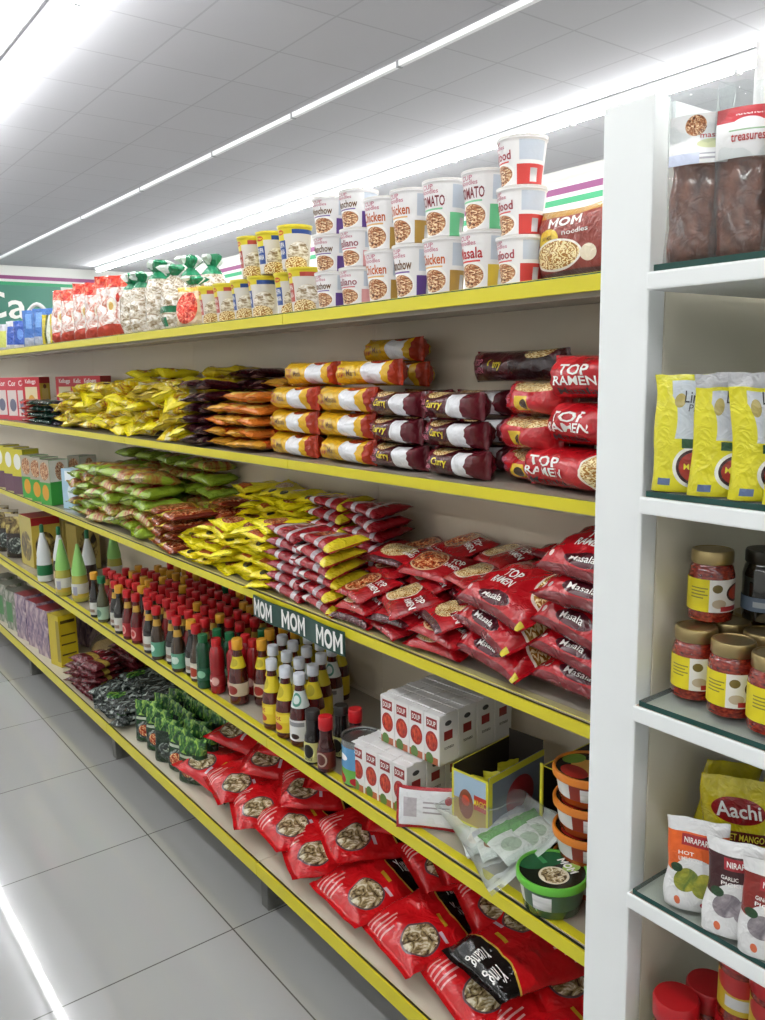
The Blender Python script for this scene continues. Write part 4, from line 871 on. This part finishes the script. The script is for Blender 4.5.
# tin
tin_l = pat('tin_print', '5c94c0', [('r', 0, .0, 1, .42, '68a848'), ('e', .38, .62, .50, .80, 'f0f0f0'), ('r', .20, .55, .42, .93, '1c5c40'), ('e', .25, -.08, .48, .30, 'b02c30'), ('e', .52, .0, .66, .22, 'a82028'), ('r', .18, .78, .36, .92, 'c83028')], .25, bump=0)
M_TIN = plain('tin_metal', '9a9c9c', .25, metal=.9)
tin = Item('food_tin', 'tin', None, [('tin_body', lathe('tin', [(.050, 0), (.0505, .003), (.0505, .110), (.050, .113)], M_TIN, 32)), ('label', lathe('label', [(.0511, .006), (.0511, .100)], tin_l, 32, [('TOMATO', W_TXT, .24, .80, .36, .90, .04)], caps=False)), ('rim', lathe('rim', [(.0505, .1135), (.052, .115), (.052, .1175), (.047, .1175), (.046, .1145)], M_TIN, 32, caps=False))])
place(tin, (-1.575, 1.115, Z4), .15, 'open-rimmed tin with a green meadow label beside the white cartons', 'tins on the fourth shelf')
place(tin, (-1.545, 1.225, Z4), .9, 'blue-labelled tin half hidden behind the front tin', 'tins on the fourth shelf')
# soup cartons
sf = pat('soup_front', 'e0dedc', [('r', .15, .72, .85, .92, '8c1c1c'), ('e', .10, .26, .90, .66, '9c2018'), ('e', .2, .31, .8, .61, 'soup'), ('r', .0, 0, .9, .15, 'b06040'), ('e', .1, -.02, .6, .22, '587838')], .3, bump=0)
ss = pat('soup_side', 'dedcdc', [('r', 1.25, .48, 1.7, .66, '8c2428'), ('e', 1.3, .76, 1.65, .86, '3c3c40')], .3, bump=0); st = plain('soup_top', 'e4e2e2', .3)
scm = boxmesh('soup_carton', .0475, .062, .118, sf, {'right': ss, 'left': ss, 'top': st, 'bottom': st, 'back': sf}, texts=[('SOUP', W_TXT, .22, .77, .78, .88, .04), ('tomato', K_TXT, 1.25, .30, 1.75, .36)], bevel=.002)
SOUP = Item('soup_carton', 'carton', scm, [('top_flap', boxmesh('f', .045, .018, .002, st, bevel=0), (0, 0, .1183))])
a0 = .09; ca, sa = math.cos(a0), math.sin(a0)
def gpos(ox, oy, i, j): return (ox + (-i*.0485)*ca - (j*.0635)*sa, oy + (-i*.0485)*sa + (j*.0635)*ca)
for i in range(6):
    for j in range(4):
        if i > 3 and j == 0: continue
        if j > 0 and i < 4 and 0: continue
        x, y = gpos(-1.395, 1.118, i, j)
        if i >= 4 and y > 1.2 and x < -1.6: continue
        if x < -1.50 and y < 1.28 and i >= 4: continue
        place(SOUP, (x, y, Z4), a0, 'white soup carton of the lower layer, %s from the right, %s row back' % (ORD[i], ORD[j]), 'white tomato soup cartons')
for i in range(4):
    for j in range(4):
        x, y = gpos(-1.345, 1.172, i, j)
        place(SOUP, (x, y, Z4 + .1215), a0, 'white soup carton of the upper layer, %s from the right, %s row back' % (ORD[i], ORD[j]), 'white tomato soup cartons')
# white sachet leaning
ps = pat('sachet_back', 'dcdcdc', [('r', .03, .06, .97, .94, 'd8d8da'), ('r', .12, .25, .40, .75, 'b0a8ac'), ('r', .48, .55, .9, .62, 'a8a0a4'), ('r', .48, .40, .9, .46, 'a8a0a4'), ('r', .48, .25, .85, .31, 'a8a0a4')], .25, bump=.25)
psr = pat('sachet_red_edge', 'a02028', [('r', .04, .08, .96, .92, 'dadadc'), ('r', .12, .28, .34, .74, 'b4acb0'), ('r', .44, .62, .88, .66, '9c9498'), ('r', .44, .50, .88, .54, '9c9498'), ('r', .44, .38, .80, .42, '9c9498'), ('e', .80, .60, .92, .80, 'b03038')], .25, bump=.25)
place(Item('soup_sachet', 'sachet', pillow('sa', .135, .095, .014, psr, [], 310, stand=True, wr=1)), (-1.300, 1.088, Z4), .72, 'white printed sachet with red edge leaning on the soup cartons', None, rx=-.22)
# yellow display carton with bouillon packs
def panel(name, a, b, m, mats=None, bev=.0008):
    mb = MB(); mb.box(*a, *b, m, mats); return (name, mb.mesh(name, smooth=False, bevel=bev))
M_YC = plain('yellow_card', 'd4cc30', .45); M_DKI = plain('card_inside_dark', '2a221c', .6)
M_FPR = pat('display_front_print', 'd0c830', [('r', .06, .24, .94, .97, '9cb4c8'), ('r', .06, .24, .94, .58, 'a88c40'), ('e', .2, .3, .6, .75, '7c3c20'), ('r', .62, .5, .95, .72, 'b82820'), ('e', .28, .5, .5, .66, 'c84020')], .35, bump=0)
M_SPR = pat('display_side_print', '6c7480', [('r', 1.0, 0, 1.06, 1.01, 'd0c830'), ('e', 1.3, .2, 1.8, .8, '8c1c20'), ('r', 1.0, .9, 2.0, 1.01, 'd0c830')], .35, bump=0)
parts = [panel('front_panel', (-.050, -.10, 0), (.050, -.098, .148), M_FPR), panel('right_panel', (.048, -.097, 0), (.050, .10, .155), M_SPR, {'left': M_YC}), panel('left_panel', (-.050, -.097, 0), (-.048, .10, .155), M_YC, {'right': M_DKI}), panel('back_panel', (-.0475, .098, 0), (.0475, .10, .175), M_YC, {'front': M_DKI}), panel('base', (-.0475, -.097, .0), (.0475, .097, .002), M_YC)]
mt = MB(); mt.text('15', R_TXT, (0, 0, 1, 1), lambda u, v: Vector((-.045 + .018*u, -.1001, .010 + .020*v)), eps=.0005); mt.text('MAGIC', Y_TXT, (0, 0, 1, 1), lambda u, v: Vector((.012 + .032*u, -.1001, .084 + .014*v)), eps=.0005)
parts.append(('lettering', mt.mesh('lettering')))
dc = place(Item('display_carton', 'carton', None, parts), (-1.225, 1.235, Z4), .12, 'open yellow-edged display carton with a food photo on its front')
YP = pat('yellow_seasoning', 'c8c030', [('e', .3, .3, .7, .7, 'a83c20')], .3, bump=.3)
for i in range(5):
    place(Item('seasoning_packet', 'sachet', upright('yp', .055, .105 + .01*(i % 2), .022, YP, [], 320+i)), (-1.250 + .02*(i % 3), 1.20 + .03*i, Z4 + .004), .4 + .3*i, 'small yellow seasoning packet inside the display carton, %s from the front' % ORD[i], 'yellow seasoning packets in the carton')
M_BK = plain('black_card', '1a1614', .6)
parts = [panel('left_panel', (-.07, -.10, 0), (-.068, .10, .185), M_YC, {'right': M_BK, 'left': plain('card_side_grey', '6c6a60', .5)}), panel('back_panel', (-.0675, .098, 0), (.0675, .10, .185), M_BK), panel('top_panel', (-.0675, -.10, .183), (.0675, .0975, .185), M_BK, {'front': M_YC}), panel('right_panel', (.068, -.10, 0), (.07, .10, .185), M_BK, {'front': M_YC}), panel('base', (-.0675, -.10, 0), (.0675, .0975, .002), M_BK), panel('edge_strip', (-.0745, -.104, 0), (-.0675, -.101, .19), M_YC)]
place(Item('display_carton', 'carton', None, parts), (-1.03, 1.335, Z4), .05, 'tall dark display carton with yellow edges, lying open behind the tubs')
# clear bag of sachets
bagp = Item('sachet_bag', 'bag', pillow('bg', .28, .20, .075, film('bag_film', 'fafcfa', .05, .10, .9, 26), [], 330, wr=2.4, twist=.35, fin=.02))
_lastbag = place(bagp, (-1.135, 1.165, Z4 + .010), -.35, 'clear plastic bag full of green and white sachets', None, rx=.28); settle(bpy.context.scene.objects[-1] if 0 else _lastbag, Z4 + .001)
GWS = [pat('green_white_sachet_%d' % i, 'd8dcd8', [('r', .0, 0, .3, 1.01, c1), ('e', .45, .2, .8, .8, c2), ('r', .84, 0, 1.01, 1, 'c8d0cc')], .3, bump=.3) for i, (c1, c2) in enumerate((('4c8c40', 'e4e0d8'), ('b8bcc4', '8c5c38'), ('5c9c4c', 'a8b8a4')))]
for i in range(9):
    place(Item('soup_sachet', 'sachet', pillow('gs', .12, .075, .014, GWS[i % 3], [], 340+i, nu=18, nv=8)), (-1.185 + .05*(i % 3) + J(.01), 1.13 + .03*(i // 3), Z4 + .020 + .006*(i // 3) + .013*(i % 3)), -.4 + J(.35), 'green and white sachet inside the clear bag, %s' % ('lowest left', 'lowest middle', 'lowest right', 'centre left', 'centre middle', 'centre right', 'rear left', 'rear middle', 'rear right')[i], 'sachets in the clear bag', rx=.28 + J(.05))
# tubs
def tub(nm, lidc, bodym, labm, topm, R_=.065, H_=.051, word='MOM'):
    b_ = lathe('tub_body', [(R_*.80, 0), (R_*.83, .002), (R_*.95, H_)], bodym, 32)
    l_ = lathe('lid', [(R_*.97, H_ - .004), (R_*1.04, H_ - .004), (R_*1.05, H_ + .006), (R_*1.02, H_ + .010), (R_*.96, H_ + .010), (R_*.94, H_ + .0065)], lidc, 32, caps=False)
    m = MB(); n = 32
    pts = [Vector((R_*.95*math.sin(2*PI*i/n), -R_*.95*math.cos(2*PI*i/n), H_ + .0068)) for i in range(n)]
    m.poly(pts, topm, [(.5 + .5*math.sin(2*PI*i/n), .5 - .5*math.cos(2*PI*i/n)) for i in range(n)])
    F = lambda u, v: Vector(((u-.5)*2*R_*.95, (v-.5)*2*R_*.95, H_ + .0068))
    m.text(word, W_TXT, (.30, .70, .70, .84), F, bold=.06)
    lab = lathe('label', [(R_*.80 + (R_*.15)*z/H_ + .0012, z) for z in (H_*.15, H_*.85)], labm, 32, caps=False)
    return Item('food_tub', 'tub', None, [('tub_body', b_), ('lid', l_), ('lid_print', m.mesh('lid_print', smooth=False)), ('label', lab)])
GT = tub('green', plain('lid_green', '62b43c', .3), plain('tub_green_clear', '3c5c38', .15, coat=.5), pat('tub_label_green', '44604a', [('r', .34, 0, .50, 1.01, 'd4d8d4'), ('r', .56, .15, .66, .9, 'bars'), ('r', .05, 0, .2, 1, '2c5c34')], .3, bump=0),
         pat('tub_top_green', '141c14', [('e', .0, .1, .42, .9, '1c5430'), ('e', .40, .22, .85, .68, 'e0d8c0'), ('e', .43, .26, .82, .64, 'pasta'), ('e', .45, .66, .65, .95, '9cbc60'), ('r', .0, .46, .3, .54, '388c50')], .25, bump=0), H_=.060)
OT = tub('orange', plain('lid_orange', 'd07820', .3), plain('tub_orange', 'a84818', .2, coat=.4), pat('tub_label_orange', '8c2c1c', [('r', .40, 0, .54, 1.01, 'd8d8d4'), ('r', .60, .1, .72, .9, 'bars'), ('r', .0, 0, .3, 1.01, 'b85c20')], .3, bump=0),
         pat('tub_top_orange', '18140e', [('e', .2, .25, .9, .72, 'd89c48'), ('e', .25, .05, .75, .40, '9c2820'), ('e', .0, .3, .3, .7, '6c8c38')], .25, bump=0))
place(GT, (-.958, 1.108, Z4), -.3, 'round green-lidded tub at the front edge beside the post', 'round tubs by the post')
for k in range(4):
    place(OT, (-.955 + J(.002), 1.205 + J(.003), Z4 + k*.0615), -.2 + J(.15), 'orange-lidded round tub in the front stack by the post, %s from the bottom' % ORD[k], 'round tubs by the post')
for k in range(3):
    place(OT, (-.815, 1.170, Z4 + k*.0585), .2, 'orange-lidded round tub hard against the post, %s from the bottom' % ORD[k], 'round tubs by the post', sc=.92)

# ================================================================== bottom shelf
Z5 = .1525
M_PB = pat('pasta_bag', 'c4141a', [('e', .70, -.25, 1.30, 1.25, 'c8a040'), ('e', .715, -.23, 1.32, 1.23, '100e0e'), ('e', .12, .08, .50, .50, '5c4448'), ('e', .14, .10, .48, .48, 'pasta'), ('r', .585, .30, .62, .48, 'd0a428'), ('r', .50, .12, .535, .27, 'd0b8c0'), ('r', .05, .60, .20, .625, 'e0a09c'), ('r', .05, .67, .26, .695, 'e0a09c'), ('r', .05, .74, .30, .765, 'e0a09c'), ('r', .05, .81, .24, .835, 'e0a09c'), ('r', .05, .88, .18, .90, 'e0a09c')], .16, bump=.5, bscale=22, coat=.25)
ttx = [('Ying', W_TXT, .80, .58, .93, .86, .02), ('Yuang', W_TXT, .775, .30, .93, .56, .02)]
PB = [Item('pasta_bag', 'pasta bag', pillow('pb', .250, .228, .066, M_PB, ttx, 400+i, wr=1.3, twist=.3, pu=3.0, pv=2.6, fin=.014, nu=30, nv=18)) for i in range(6)]
bags = [(-1.37, 1.135, .000, 1.42, .30, 'front row, second from the post'), (-1.155, 1.135, .0, 1.35, .30, 'front row, nearest the post'), (-1.585, 1.135, .000, 1.50, .30, 'front row, third from the post'),
        (-1.785, 1.13, .012, 1.25, .28, 'front row, fourth from the post'), (-1.935, 1.14, .024, 1.45, .30, 'front row, fifth from the post'), (-2.09, 1.13, .012, 1.2, .30, 'front row, sixth from the post'), (-2.26, 1.14, .02, 1.35, .28, 'front row, seventh from the post'), (-2.42, 1.13, .0, .3, .2, 'front row, beside the green pouches'),
        (-1.70, 1.20, .070, 1.2, .30, 'upper layer, third from the post'), (-1.97, 1.225, .085, 1.0, .28, 'upper layer, fourth from the post'), (-2.20, 1.24, .08, .8, .25, 'upper layer, fifth from the post'), (-2.42, 1.25, .085, .5, .22, 'upper layer, far left one'),
        (-1.44, 1.30, .085, 1.2, .22, 'upper layer, second from the post'), (-1.24, 1.30, .085, 1.1, .22, 'upper layer, nearest the post at the back'), (-1.03, 1.30, .03, 1.0, .2, 'half hidden at the back beside the post'), (-.98, 1.15, .0, 1.5, .25, 'lowest corner against the post'),
        (-1.105, 1.165, .075, -1.75, .20, 'near the post, black name panel facing the aisle'), (-1.60, 1.34, .15, .9, .15, 'topmost layer at the back, second from the post'), (-1.34, 1.36, .15, 1.1, .15, 'topmost layer at the back, nearest the post'), (-1.88, 1.36, .15, .9, .15, 'topmost layer at the back, third from the post'), (-2.14, 1.36, .15, .7, .15, 'topmost layer at the back, fourth from the post')]
for i, (x, y, dz, rz, tl, nm) in enumerate(bags):
    sg_ = 1
    q = (Matrix.Rotation(.13 if i != 16 else 0, 3, 'Y') @ Matrix.Rotation(tl * .35, 3, 'X') @ Matrix.Rotation(rz, 3, 'Z')).to_euler()
    o = place(PB[i % 6], (x, y + .012, Z5 + .030 + dz), 0, 'large red pasta bag with clear window, %s' % nm, 'large red pasta bags on the bottom shelf'); o.rotation_euler = q; settle(o, Z5 + .002, BACKY - .004)
# green pouches
M_GP = pat('green_pouch', '123818', [('r', -.1, .66, 1.1, 1.1, 'leaf'), ('e', .1, .10, .85, .52, 'marble'), ('e', .2, .16, .7, .44, 'shred'), ('r', .1, .56, .6, .62, 'a8b098')], .25, bump=.4)
M_GP2 = pat('dark_green_pouch', '0e2a14', [('r', -.1, .74, 1.1, 1.2, 'leaf'), ('e', .2, .12, .8, .50, 'marble')], .25, bump=.4)
GP = [Item('soup_pouch', 'pouch', upright('gp', .115, .155, .05, (M_GP, M_GP, M_GP2)[i % 3], [], 420+i)) for i in range(6)]
for r in range(4):
    for c in range(5 if r else 5):
        place(GP[(c + r*2) % 6], (-2.50 - .098*c - .02*r + J(.01), 1.075 + .075*r + J(.008), Z5), .35 + J(.35), 'upright green soup pouch, %s from the red bags, %s row' % (ORD[c], ('front', 'second', 'third', 'back')[r]), 'upright green pouches on the bottom shelf')
# dark and red flat packs
M_DP = [pat('dark_flat_pack', 'marble', [], .25, bump=.6), pat('dark_flat_green', 'marble', [('e', .1, .2, .6, .8, 'leaf')], .25, bump=.6)]
DP = singles('dp', M_DP, .16, .12, .032, 5, 440, name='flat_packet', cat='packet', twist=.5, wr=1.8)
for c in range(3):
    for r in range(3):
        for k in range((3, 4, 5)[r]):
            place(DP[(c+k+r) % 5], (-3.10 - .115*c, 1.09 + .13*r, Z5 + .003 + k*.028), PI/2 + J(.5), 'dark flat packet left of the green pouches, %s column, %s row, %s layer' % (ORD[c], ('front', 'middle', 'back')[r], ORD[k]), 'dark flat packets on the bottom shelf', rx=J(.08), ry=J(.08))
M_FP = [pat('wine_flat_pack', '5c1a20', [('r', .36, -.1, .52, 1.1, '9c8438'), ('e', .58, .1, .95, .9, 'whitered')], .25, bump=.4)]
FP = singles('fp', M_FP, .17, .11, .034, 4, 450, name='flat_packet', cat='packet')
for c in range(3):
    for r in range(2):
        for k in range((5, 6)[r] if c < 2 else 3):
            place(FP[(c+k) % 4], (-3.47 - .115*c, 1.10 + .17*r, Z5 + .003 + k*.031), PI/2 + .3 + J(.25), 'wine red flat packet with gold band, %s column, %s row, %s layer' % (ORD[c], ('front', 'back')[r], ORD[k]), 'wine red flat packets on the bottom shelf', rx=J(.05))
RND = Item('round_loaf_pack', 'pack', lathe('rl', [(.02, 0), (.09, .01), (.115, .045), (.118, .08), (.10, .12), (.05, .145), (.002, .15)], pat('brown_round_pack', '4c4034', [('e', .5, .3, .8, .9, '8c7440')], .45, bump=.4), 28, caps=False, wob=.06))
place(RND, (-3.86, 1.30, Z5 + 0.0), 0, 'brown rounded pack behind the yellow carton on the bottom shelf')
YB = carton('yellow_slim_carton', .10, .09, .25, 'c0ac20', [('r', .7, .1, 1, .9, '8c7c20')], 'c8b020', [], 'b09c20', [('r', 1.1, .84, 1.9, .90, '4c3c10'), ('r', 1.1, .6, 1.9, .63, '4c3c10'), ('r', 1.1, .42, 1.9, .45, '4c3c10'), ('r', 1.1, .22, 1.9, .25, '4c3c10')])
place(YB, (-3.98, 1.09, Z5), .2, 'tall yellow carton on the bottom shelf')
BX = [carton('pale_pink_carton', .13, .12, .24, 'pinkish', [], 'pinkish', [], '84202c', []), carton('green_grey_carton', .13, .12, .22, 'greyish', [('r', 0, .2, .6, .7, '3c7c3c')], 'greyish', [], '585c50')]
for i, (x, y, k) in enumerate(((-4.16, 1.10, 0), (-4.34, 1.10, 0), (-4.52, 1.09, 0), (-4.72, 1.09, 1), (-4.92, 1.09, 1), (-5.12, 1.09, 1), (-4.22, 1.30, 0), (-4.42, 1.30, 1))):
    place(BX[k], (x, y, Z5), .15, '%s carton on the bottom shelf, %s past the yellow carton' % (('pale pink', 'green and grey')[k], ORD[i]), 'cartons at the far end, bottom shelf')

# ================================================================== right-hand unit
T1, T2, T3, T4, T5 = [z + .010 for z in RS]
M_FILM = film('clear_film', 'fcfefe', .03, .05, .9, 22)
def powder_bag(nm, lab, seed, texts):
    cont = upright('contents', .072, .135, .050, pat('powder_' + nm, 'powder', [], .3, bump=.3, coat=.4), [], seed, wr=.5)
    outer = upright('film', .080, .215, .058, M_FILM, [], seed+1, wr=1.4)
    mb = MB()
    def F(u, v): return Vector(((u-.5)*.074, -.020 + .010*math.sin(u*PI)*-1 + .004*math.sin(v*7+seed) + .012*v, .118 + v*.062))
    mb.grid(lambda i, j: F(i/10, j/5), 10, 5, lab, lambda i, j: (i/10, j/5))
    mb.grid(lambda i, j: F(1-i/10, j/5) + Vector((0, .0008, 0)), 10, 5, lab, lambda i, j: (1-i/10, j/5))
    for t in texts: mb.text(t[0], t[1], t[2:6], F, eps=.0006)
    return Item('powder_bag', 'powder bag', None, [('powder', cont), ('plastic_film', outer), ('paper_label', mb.mesh('paper_label'))])
LA = pat('powder_label_white', 'e4e4e4', [('e', .25, .58, .6, .98, 'food'), ('e', .45, .3, .95, .5, 'd0d4a8'), ('r', .0, .0, .5, .22, 'c8cfe4'), ('r', .5, .08, .9, .12, 'a8a8b0'), ('r', .5, .17, .85, .20, 'a8a8b0')], .3, bump=.1)
LB = pat('powder_label_red', 'e8e8e8', [('r', 0, .70, 1, 1.1, 'b8202c'), ('e', .25, .48, .75, .78, 'e8e8e8'), ('r', .2, .50, .8, .53, '8cb088')], .3, bump=.1)
place(powder_bag('a', LA, 500, [('masala', R_TXT, .5, .52, .9, .64)]), (-.655, 1.02, T1), .55, 'clear bag of brown powder with white label, nearest the white post', 'bags of brown powder')
place(powder_bag('b', LB, 504, [('kitchen', W_TXT, .3, .82, .75, .94, .03), ('treasures', R_TXT, .24, .30, .76, .44, 0)]), (-.598, 1.035, T1), .5, 'clear bag of brown powder with red and white label, middle one', 'bags of brown powder')
place(powder_bag('c', LB, 508, []), (-.533, 1.04, T1), .5, 'clear bag of brown powder cut by the right picture edge', 'bags of brown powder')
wp = pat('white_tall_pouch', 'eceaea', [('e', .5, .3, 1.2, .8, '6c2430')], .3, bump=.2)
place(Item('spice_pouch', 'pouch', upright('wp', .085, .275, .04, wp, [], 516)), (-.585, 1.105, T1), .4, 'tall white pouch rising behind the brown powder bags')
# lime pickle pouches
M_LP = pat('lime_pickle', 'd4cc1e', [('r', .24, .46, 1.0, .95, 'c4ccd0'), ('e', -.12, .30, .36, .86, 'd4cc1e'), ('e', .30, .04, .98, .40, 'e8e8dc'), ('e', .35, .065, .95, .375, '38100c'), ('e', .39, .09, .91, .35, '9c2c1c'), ('r', .44, .38, .80, .46, '1c4c24'), ('e', .62, .42, .82, .56, '3c7c40'), ('e', .28, .72, .44, .84, 'a89850'), ('r', .10, .06, .28, .12, '5c6c90'), ('r', .0, .955, 1, 1.1, 'c8c41c')], .25, bump=.3, coat=.3, spec=.6)
M_LP2 = pat('lime_pickle_foil', 'd4cc1e', [('r', .22, .46, .92, .86, 'c8ccd0'), ('e', -.12, .30, .32, .80, 'd4cc1e'), ('e', .32, .05, 1.04, .38, 'e8e8dc'), ('e', .37, .075, 1.0, .355, '38100c'), ('e', .41, .1, .96, .33, '9c2c1c'), ('r', .38, .38, .74, .45, '1c4c24'), ('e', .62, .40, .82, .54, '3c7c40'), ('e', .26, .66, .40, .80, 'a89850'), ('r', .12, .04, .30, .10, '5c6c90'), ('r', -.1, .89, 1.1, 1.1, 'a8a8aa')], .22, bump=.35, coat=.3)
SILV = plain('silver_foil', 'a8a8a8', .25, metal=.8, bump=.5)
lt = [('Lime', K_TXT, .42, .76, .74, .86, .02), ('Pickle', K_TXT, .50, .69, .82, .75, 0), ('MARKA', Y_TXT, .46, .20, .86, .25, .04)]
LPs = [Item('pickle_pouch', 'pouch', upright('lp', .088, .150, .036, m, lt, 520+i, back=SILV, gusset=.3, wr=.6)) for i, m in enumerate((M_LP, M_LP2, M_LP2))]
for i, (x, y, it, nm) in enumerate(((-.645, 1.005, 0, 'leaning against the white post'), (-.588, 1.005, 1, 'second from the post'), (-.535, 1.005, 2, 'third from the post'), (-.482, 1.00, 1, 'cut by the right picture edge'), (-.585, 1.06, 2, 'in the second row, silver top showing'))):
    place(LPs[it], (x, y, T2), .62 - .15*(i == 0), 'yellow lime pickle pouch, %s' % nm, 'yellow lime pickle pouches', sc=1.04)
# pickle jars
JP = [(.022, 0), (.027, .003), (.0285, .012), (.0285, .062), (.026, .072), (.0235, .076), (.0235, .080)]
JB = lathe('jar_glass', JP, pat('salsa_glass', 'salsa', [], .08, bump=0, coat=.8), 28)
JLab = pat('jar_label', 'd8c81c', [('r', .48, 0, .72, 1.01, 'e0deda'), ('e', .60, .30, .78, .86, '38140c'), ('e', .62, .36, .78, .80, 'a83820'), ('e', .50, .60, .57, .86, '6c5c28'), ('e', .50, .12, .60, .40, 'b8a890'), ('r', .56, .03, .72, .18, 'a82028'), ('r', .34, .70, .47, .74, '80782c'), ('r', .34, .60, .45, .64, '80782c'), ('r', .34, .50, .47, .54, '80782c'), ('r', .34, .40, .44, .44, '80782c'), ('r', .72, 0, .9, 1.01, 'c8ccd4')], .35, bump=0)
JL = lathe('label', [(.0290, .016), (.0290, .058)], JLab, 28, (), caps=False)
JC = lathe('lid', [(.0250, .076), (.0262, .078), (.0262, .090), (.0250, .093), (.0225, .0935), (.0220, .0925)], plain('gold_lid', 'a89468', .28, metal=.85), 28)
JAR = Item('pickle_jar', 'jar', None, [('jar_glass', JB), ('label', JL), ('lid', JC)])
DJ = Item('pickle_jar', 'jar', None, [('jar_glass', lathe('g', JP, plain('dark_pickle_glass', '1c1a14', .08, coat=.8), 28)), ('label', lathe('label', [(.0290, .016), (.0290, .034)], pat('jar_label_blue', '5c6c80', [('r', .4, .3, .6, .7, 'a8b0b8')], .35, bump=0), 28, (), caps=False)), ('lid', lathe('lid', [(.0250, .076), (.0262, .078), (.0262, .090), (.0250, .093)], plain('dark_lid', '28241c', .3, metal=.5), 28))])
for i, (x, y, lv, dj, nm) in enumerate(((-.667, 1.047, 0, 0, 'bottom layer, front left one beside the post'), (-.600, 1.030, 0, 0, 'bottom layer, front middle one'), (-.535, 1.018, 0, 0, 'bottom layer, at the right picture edge'), (-.652, 1.108, 0, 0, 'bottom layer, second row left'), (-.590, 1.095, 0, 0, 'bottom layer, second row middle'), (-.526, 1.083, 0, 0, 'bottom layer, second row right'), (-.650, 1.172, 0, 0, 'bottom layer, third row left'), (-.586, 1.160, 0, 0, 'bottom layer, third row right'),
        (-.670, 1.085, 1, 0, 'upper layer, its full label showing'), (-.618, 1.140, 1, 1, 'dark one with blue-grey label in the upper layer'), (-.545, 1.090, 1, 0, 'upper layer, at the right picture edge'))):
    place(DJ if dj else JAR, (x + .018, y + .004, T3 + lv*.1065), .55 + J(.15), 'glass pickle jar with metal lid, %s' % nm if not dj else 'glass pickle jar, %s' % nm, 'glass pickle jars on the right-hand shelf', sc=1.12)
# pickle pouches on the fourth right-hand shelf
def nira(nm, c, fruit, extra=()):
    return pat('nirapara_' + nm, 'dcdcdc', [('r', -.1, .52, 1.1, .86, c), ('e', -.1, .40, 1.1, .60, c), ('e', .1, .22, .9, .60, 'dcdcdc'), ('e', .14, .22, .56, .48, fruit[0]), ('e', .46, .18, .84, .46, fruit[1]), ('r', .24, .72, .78, .84, '9c1c28'), ('e', .20, .07, .30, .16, 'd06840'), ('e', .62, .06, .82, .14, 'a82838'), ('e', .06, .42, .26, .52, '1c4020')] + list(extra), .3, bump=.25, coat=.2)
nt_ = lambda a, b: [('NIRAPARA', W_TXT, .28, .75, .74, .81, .05), (a, W_TXT, .20, .62, .46, .66, .04), (b, W_TXT, .20, .56, .60, .60, .04)]
N1 = Item('pickle_pouch', 'pouch', upright('n1', .084, .134, .036, nira('orange', 'd85c18', ('fruit', 'fruit')), nt_('HOT', 'LIME PICKLE'), 540, gusset=.2, wr=.5))
N2 = Item('pickle_pouch', 'pouch', upright('n2', .088, .132, .036, nira('dark', '3a1418', ('garlic', 'garlic')), nt_('GARLIC', 'PICKLE'), 541, gusset=.2, wr=.6))
N3 = Item('pickle_pouch', 'pouch', upright('n3', .088, .130, .036, nira('brown', '7c2018', ('garlic', 'leaf')), nt_('GINGER', 'PICKLE'), 542, gusset=.2, wr=.6))
place(N1, (-.607, 1.01, T4), .50, 'white and orange pickle pouch with a lime picture', 'pickle pouches on the fourth right-hand shelf')
place(N2, (-.537, 1.0, T4), .45, 'white and dark brown pickle pouch with a garlic picture', 'pickle pouches on the fourth right-hand shelf', rx=-.05)
place(N3, (-.485, .995, T4), .40, 'white and brown-red pickle pouch at the right picture edge', 'pickle pouches on the fourth right-hand shelf')
M_AA = pat('aachi', 'c8b818', [('e', .14, .60, .86, .84, '8c1418'), ('r', .12, .44, .88, .54, '5c1c18'), ('e', .2, .05, .8, .40, 'b88c20')], .25, bump=.35, coat=.4)
AA = Item('pickle_pouch', 'pouch', upright('aa', .108, .165, .045, M_AA, [('Aachi', W_TXT, .20, .66, .80, .79, .05), ('SWEET MANGO', Y_TXT, .18, .46, .82, .52, .03)], 550, gusset=.2, wr=.9))
for i, (x, y, rz, nm, z, ry) in enumerate(((-.604, 1.112, .55, 'large yellow one right behind the orange pouch', 0, 0), (-.665, 1.16, 1.05, 'yellow one at the back, leaning towards the side panel', 0, .18), (-.575, 1.20, .6, 'yellow one furthest back in the middle', 0, .12), (-.51, 1.16, .5, 'yellow one at the back right', 0, -.05))):
    place(AA, (x, y, T4 + z), rz, 'pickle pouch with red oval, %s' % nm, 'yellow pickle pouches with a red oval', ry=ry, sc=.92 if i else 1)
# red-lidded jars
RJ = Item('pickle_jar', 'jar', None, [('jar_body', lathe('b', [(.026, 0), (.032, .004), (.032, .085), (.028, .095)], pat('red_jar_body', 'salsa', [], .15, bump=0, coat=.5), 28)), ('label', lathe('label', [(.0326, .02), (.0326, .078)], pat('red_jar_label', 'c0a428', [('r', .40, .15, .58, .45, 'c8c8c8'), ('e', .3, .5, .7, 1.1, 'a82020')], .35, bump=0), 28, (), caps=False)), ('lid', lathe('lid', [(.0335, .088), (.0345, .090), (.0345, .116), (.032, .120)], plain('red_lid', 'a81018', .35), 28))])
for i, (x, y, k, nm) in enumerate(((-.565, 1.075, 1, 'upper layer, tallest in view'), (-.505, 1.055, 1, 'upper layer, right picture edge'), (-.630, 1.10, 0, 'lower layer, middle one in view'), (-.645, 1.035, 0, 'lower layer, nearest the white post'), (-.565, 1.075, 0, 'lower layer, under the tallest'), (-.505, 1.055, 0, 'lower layer, right picture edge'))):
    place(RJ, (x, y, T5 + k*.121), .4, 'red-lidded jar with yellow label, %s' % nm, 'red-lidded jars on the lowest right-hand shelf')
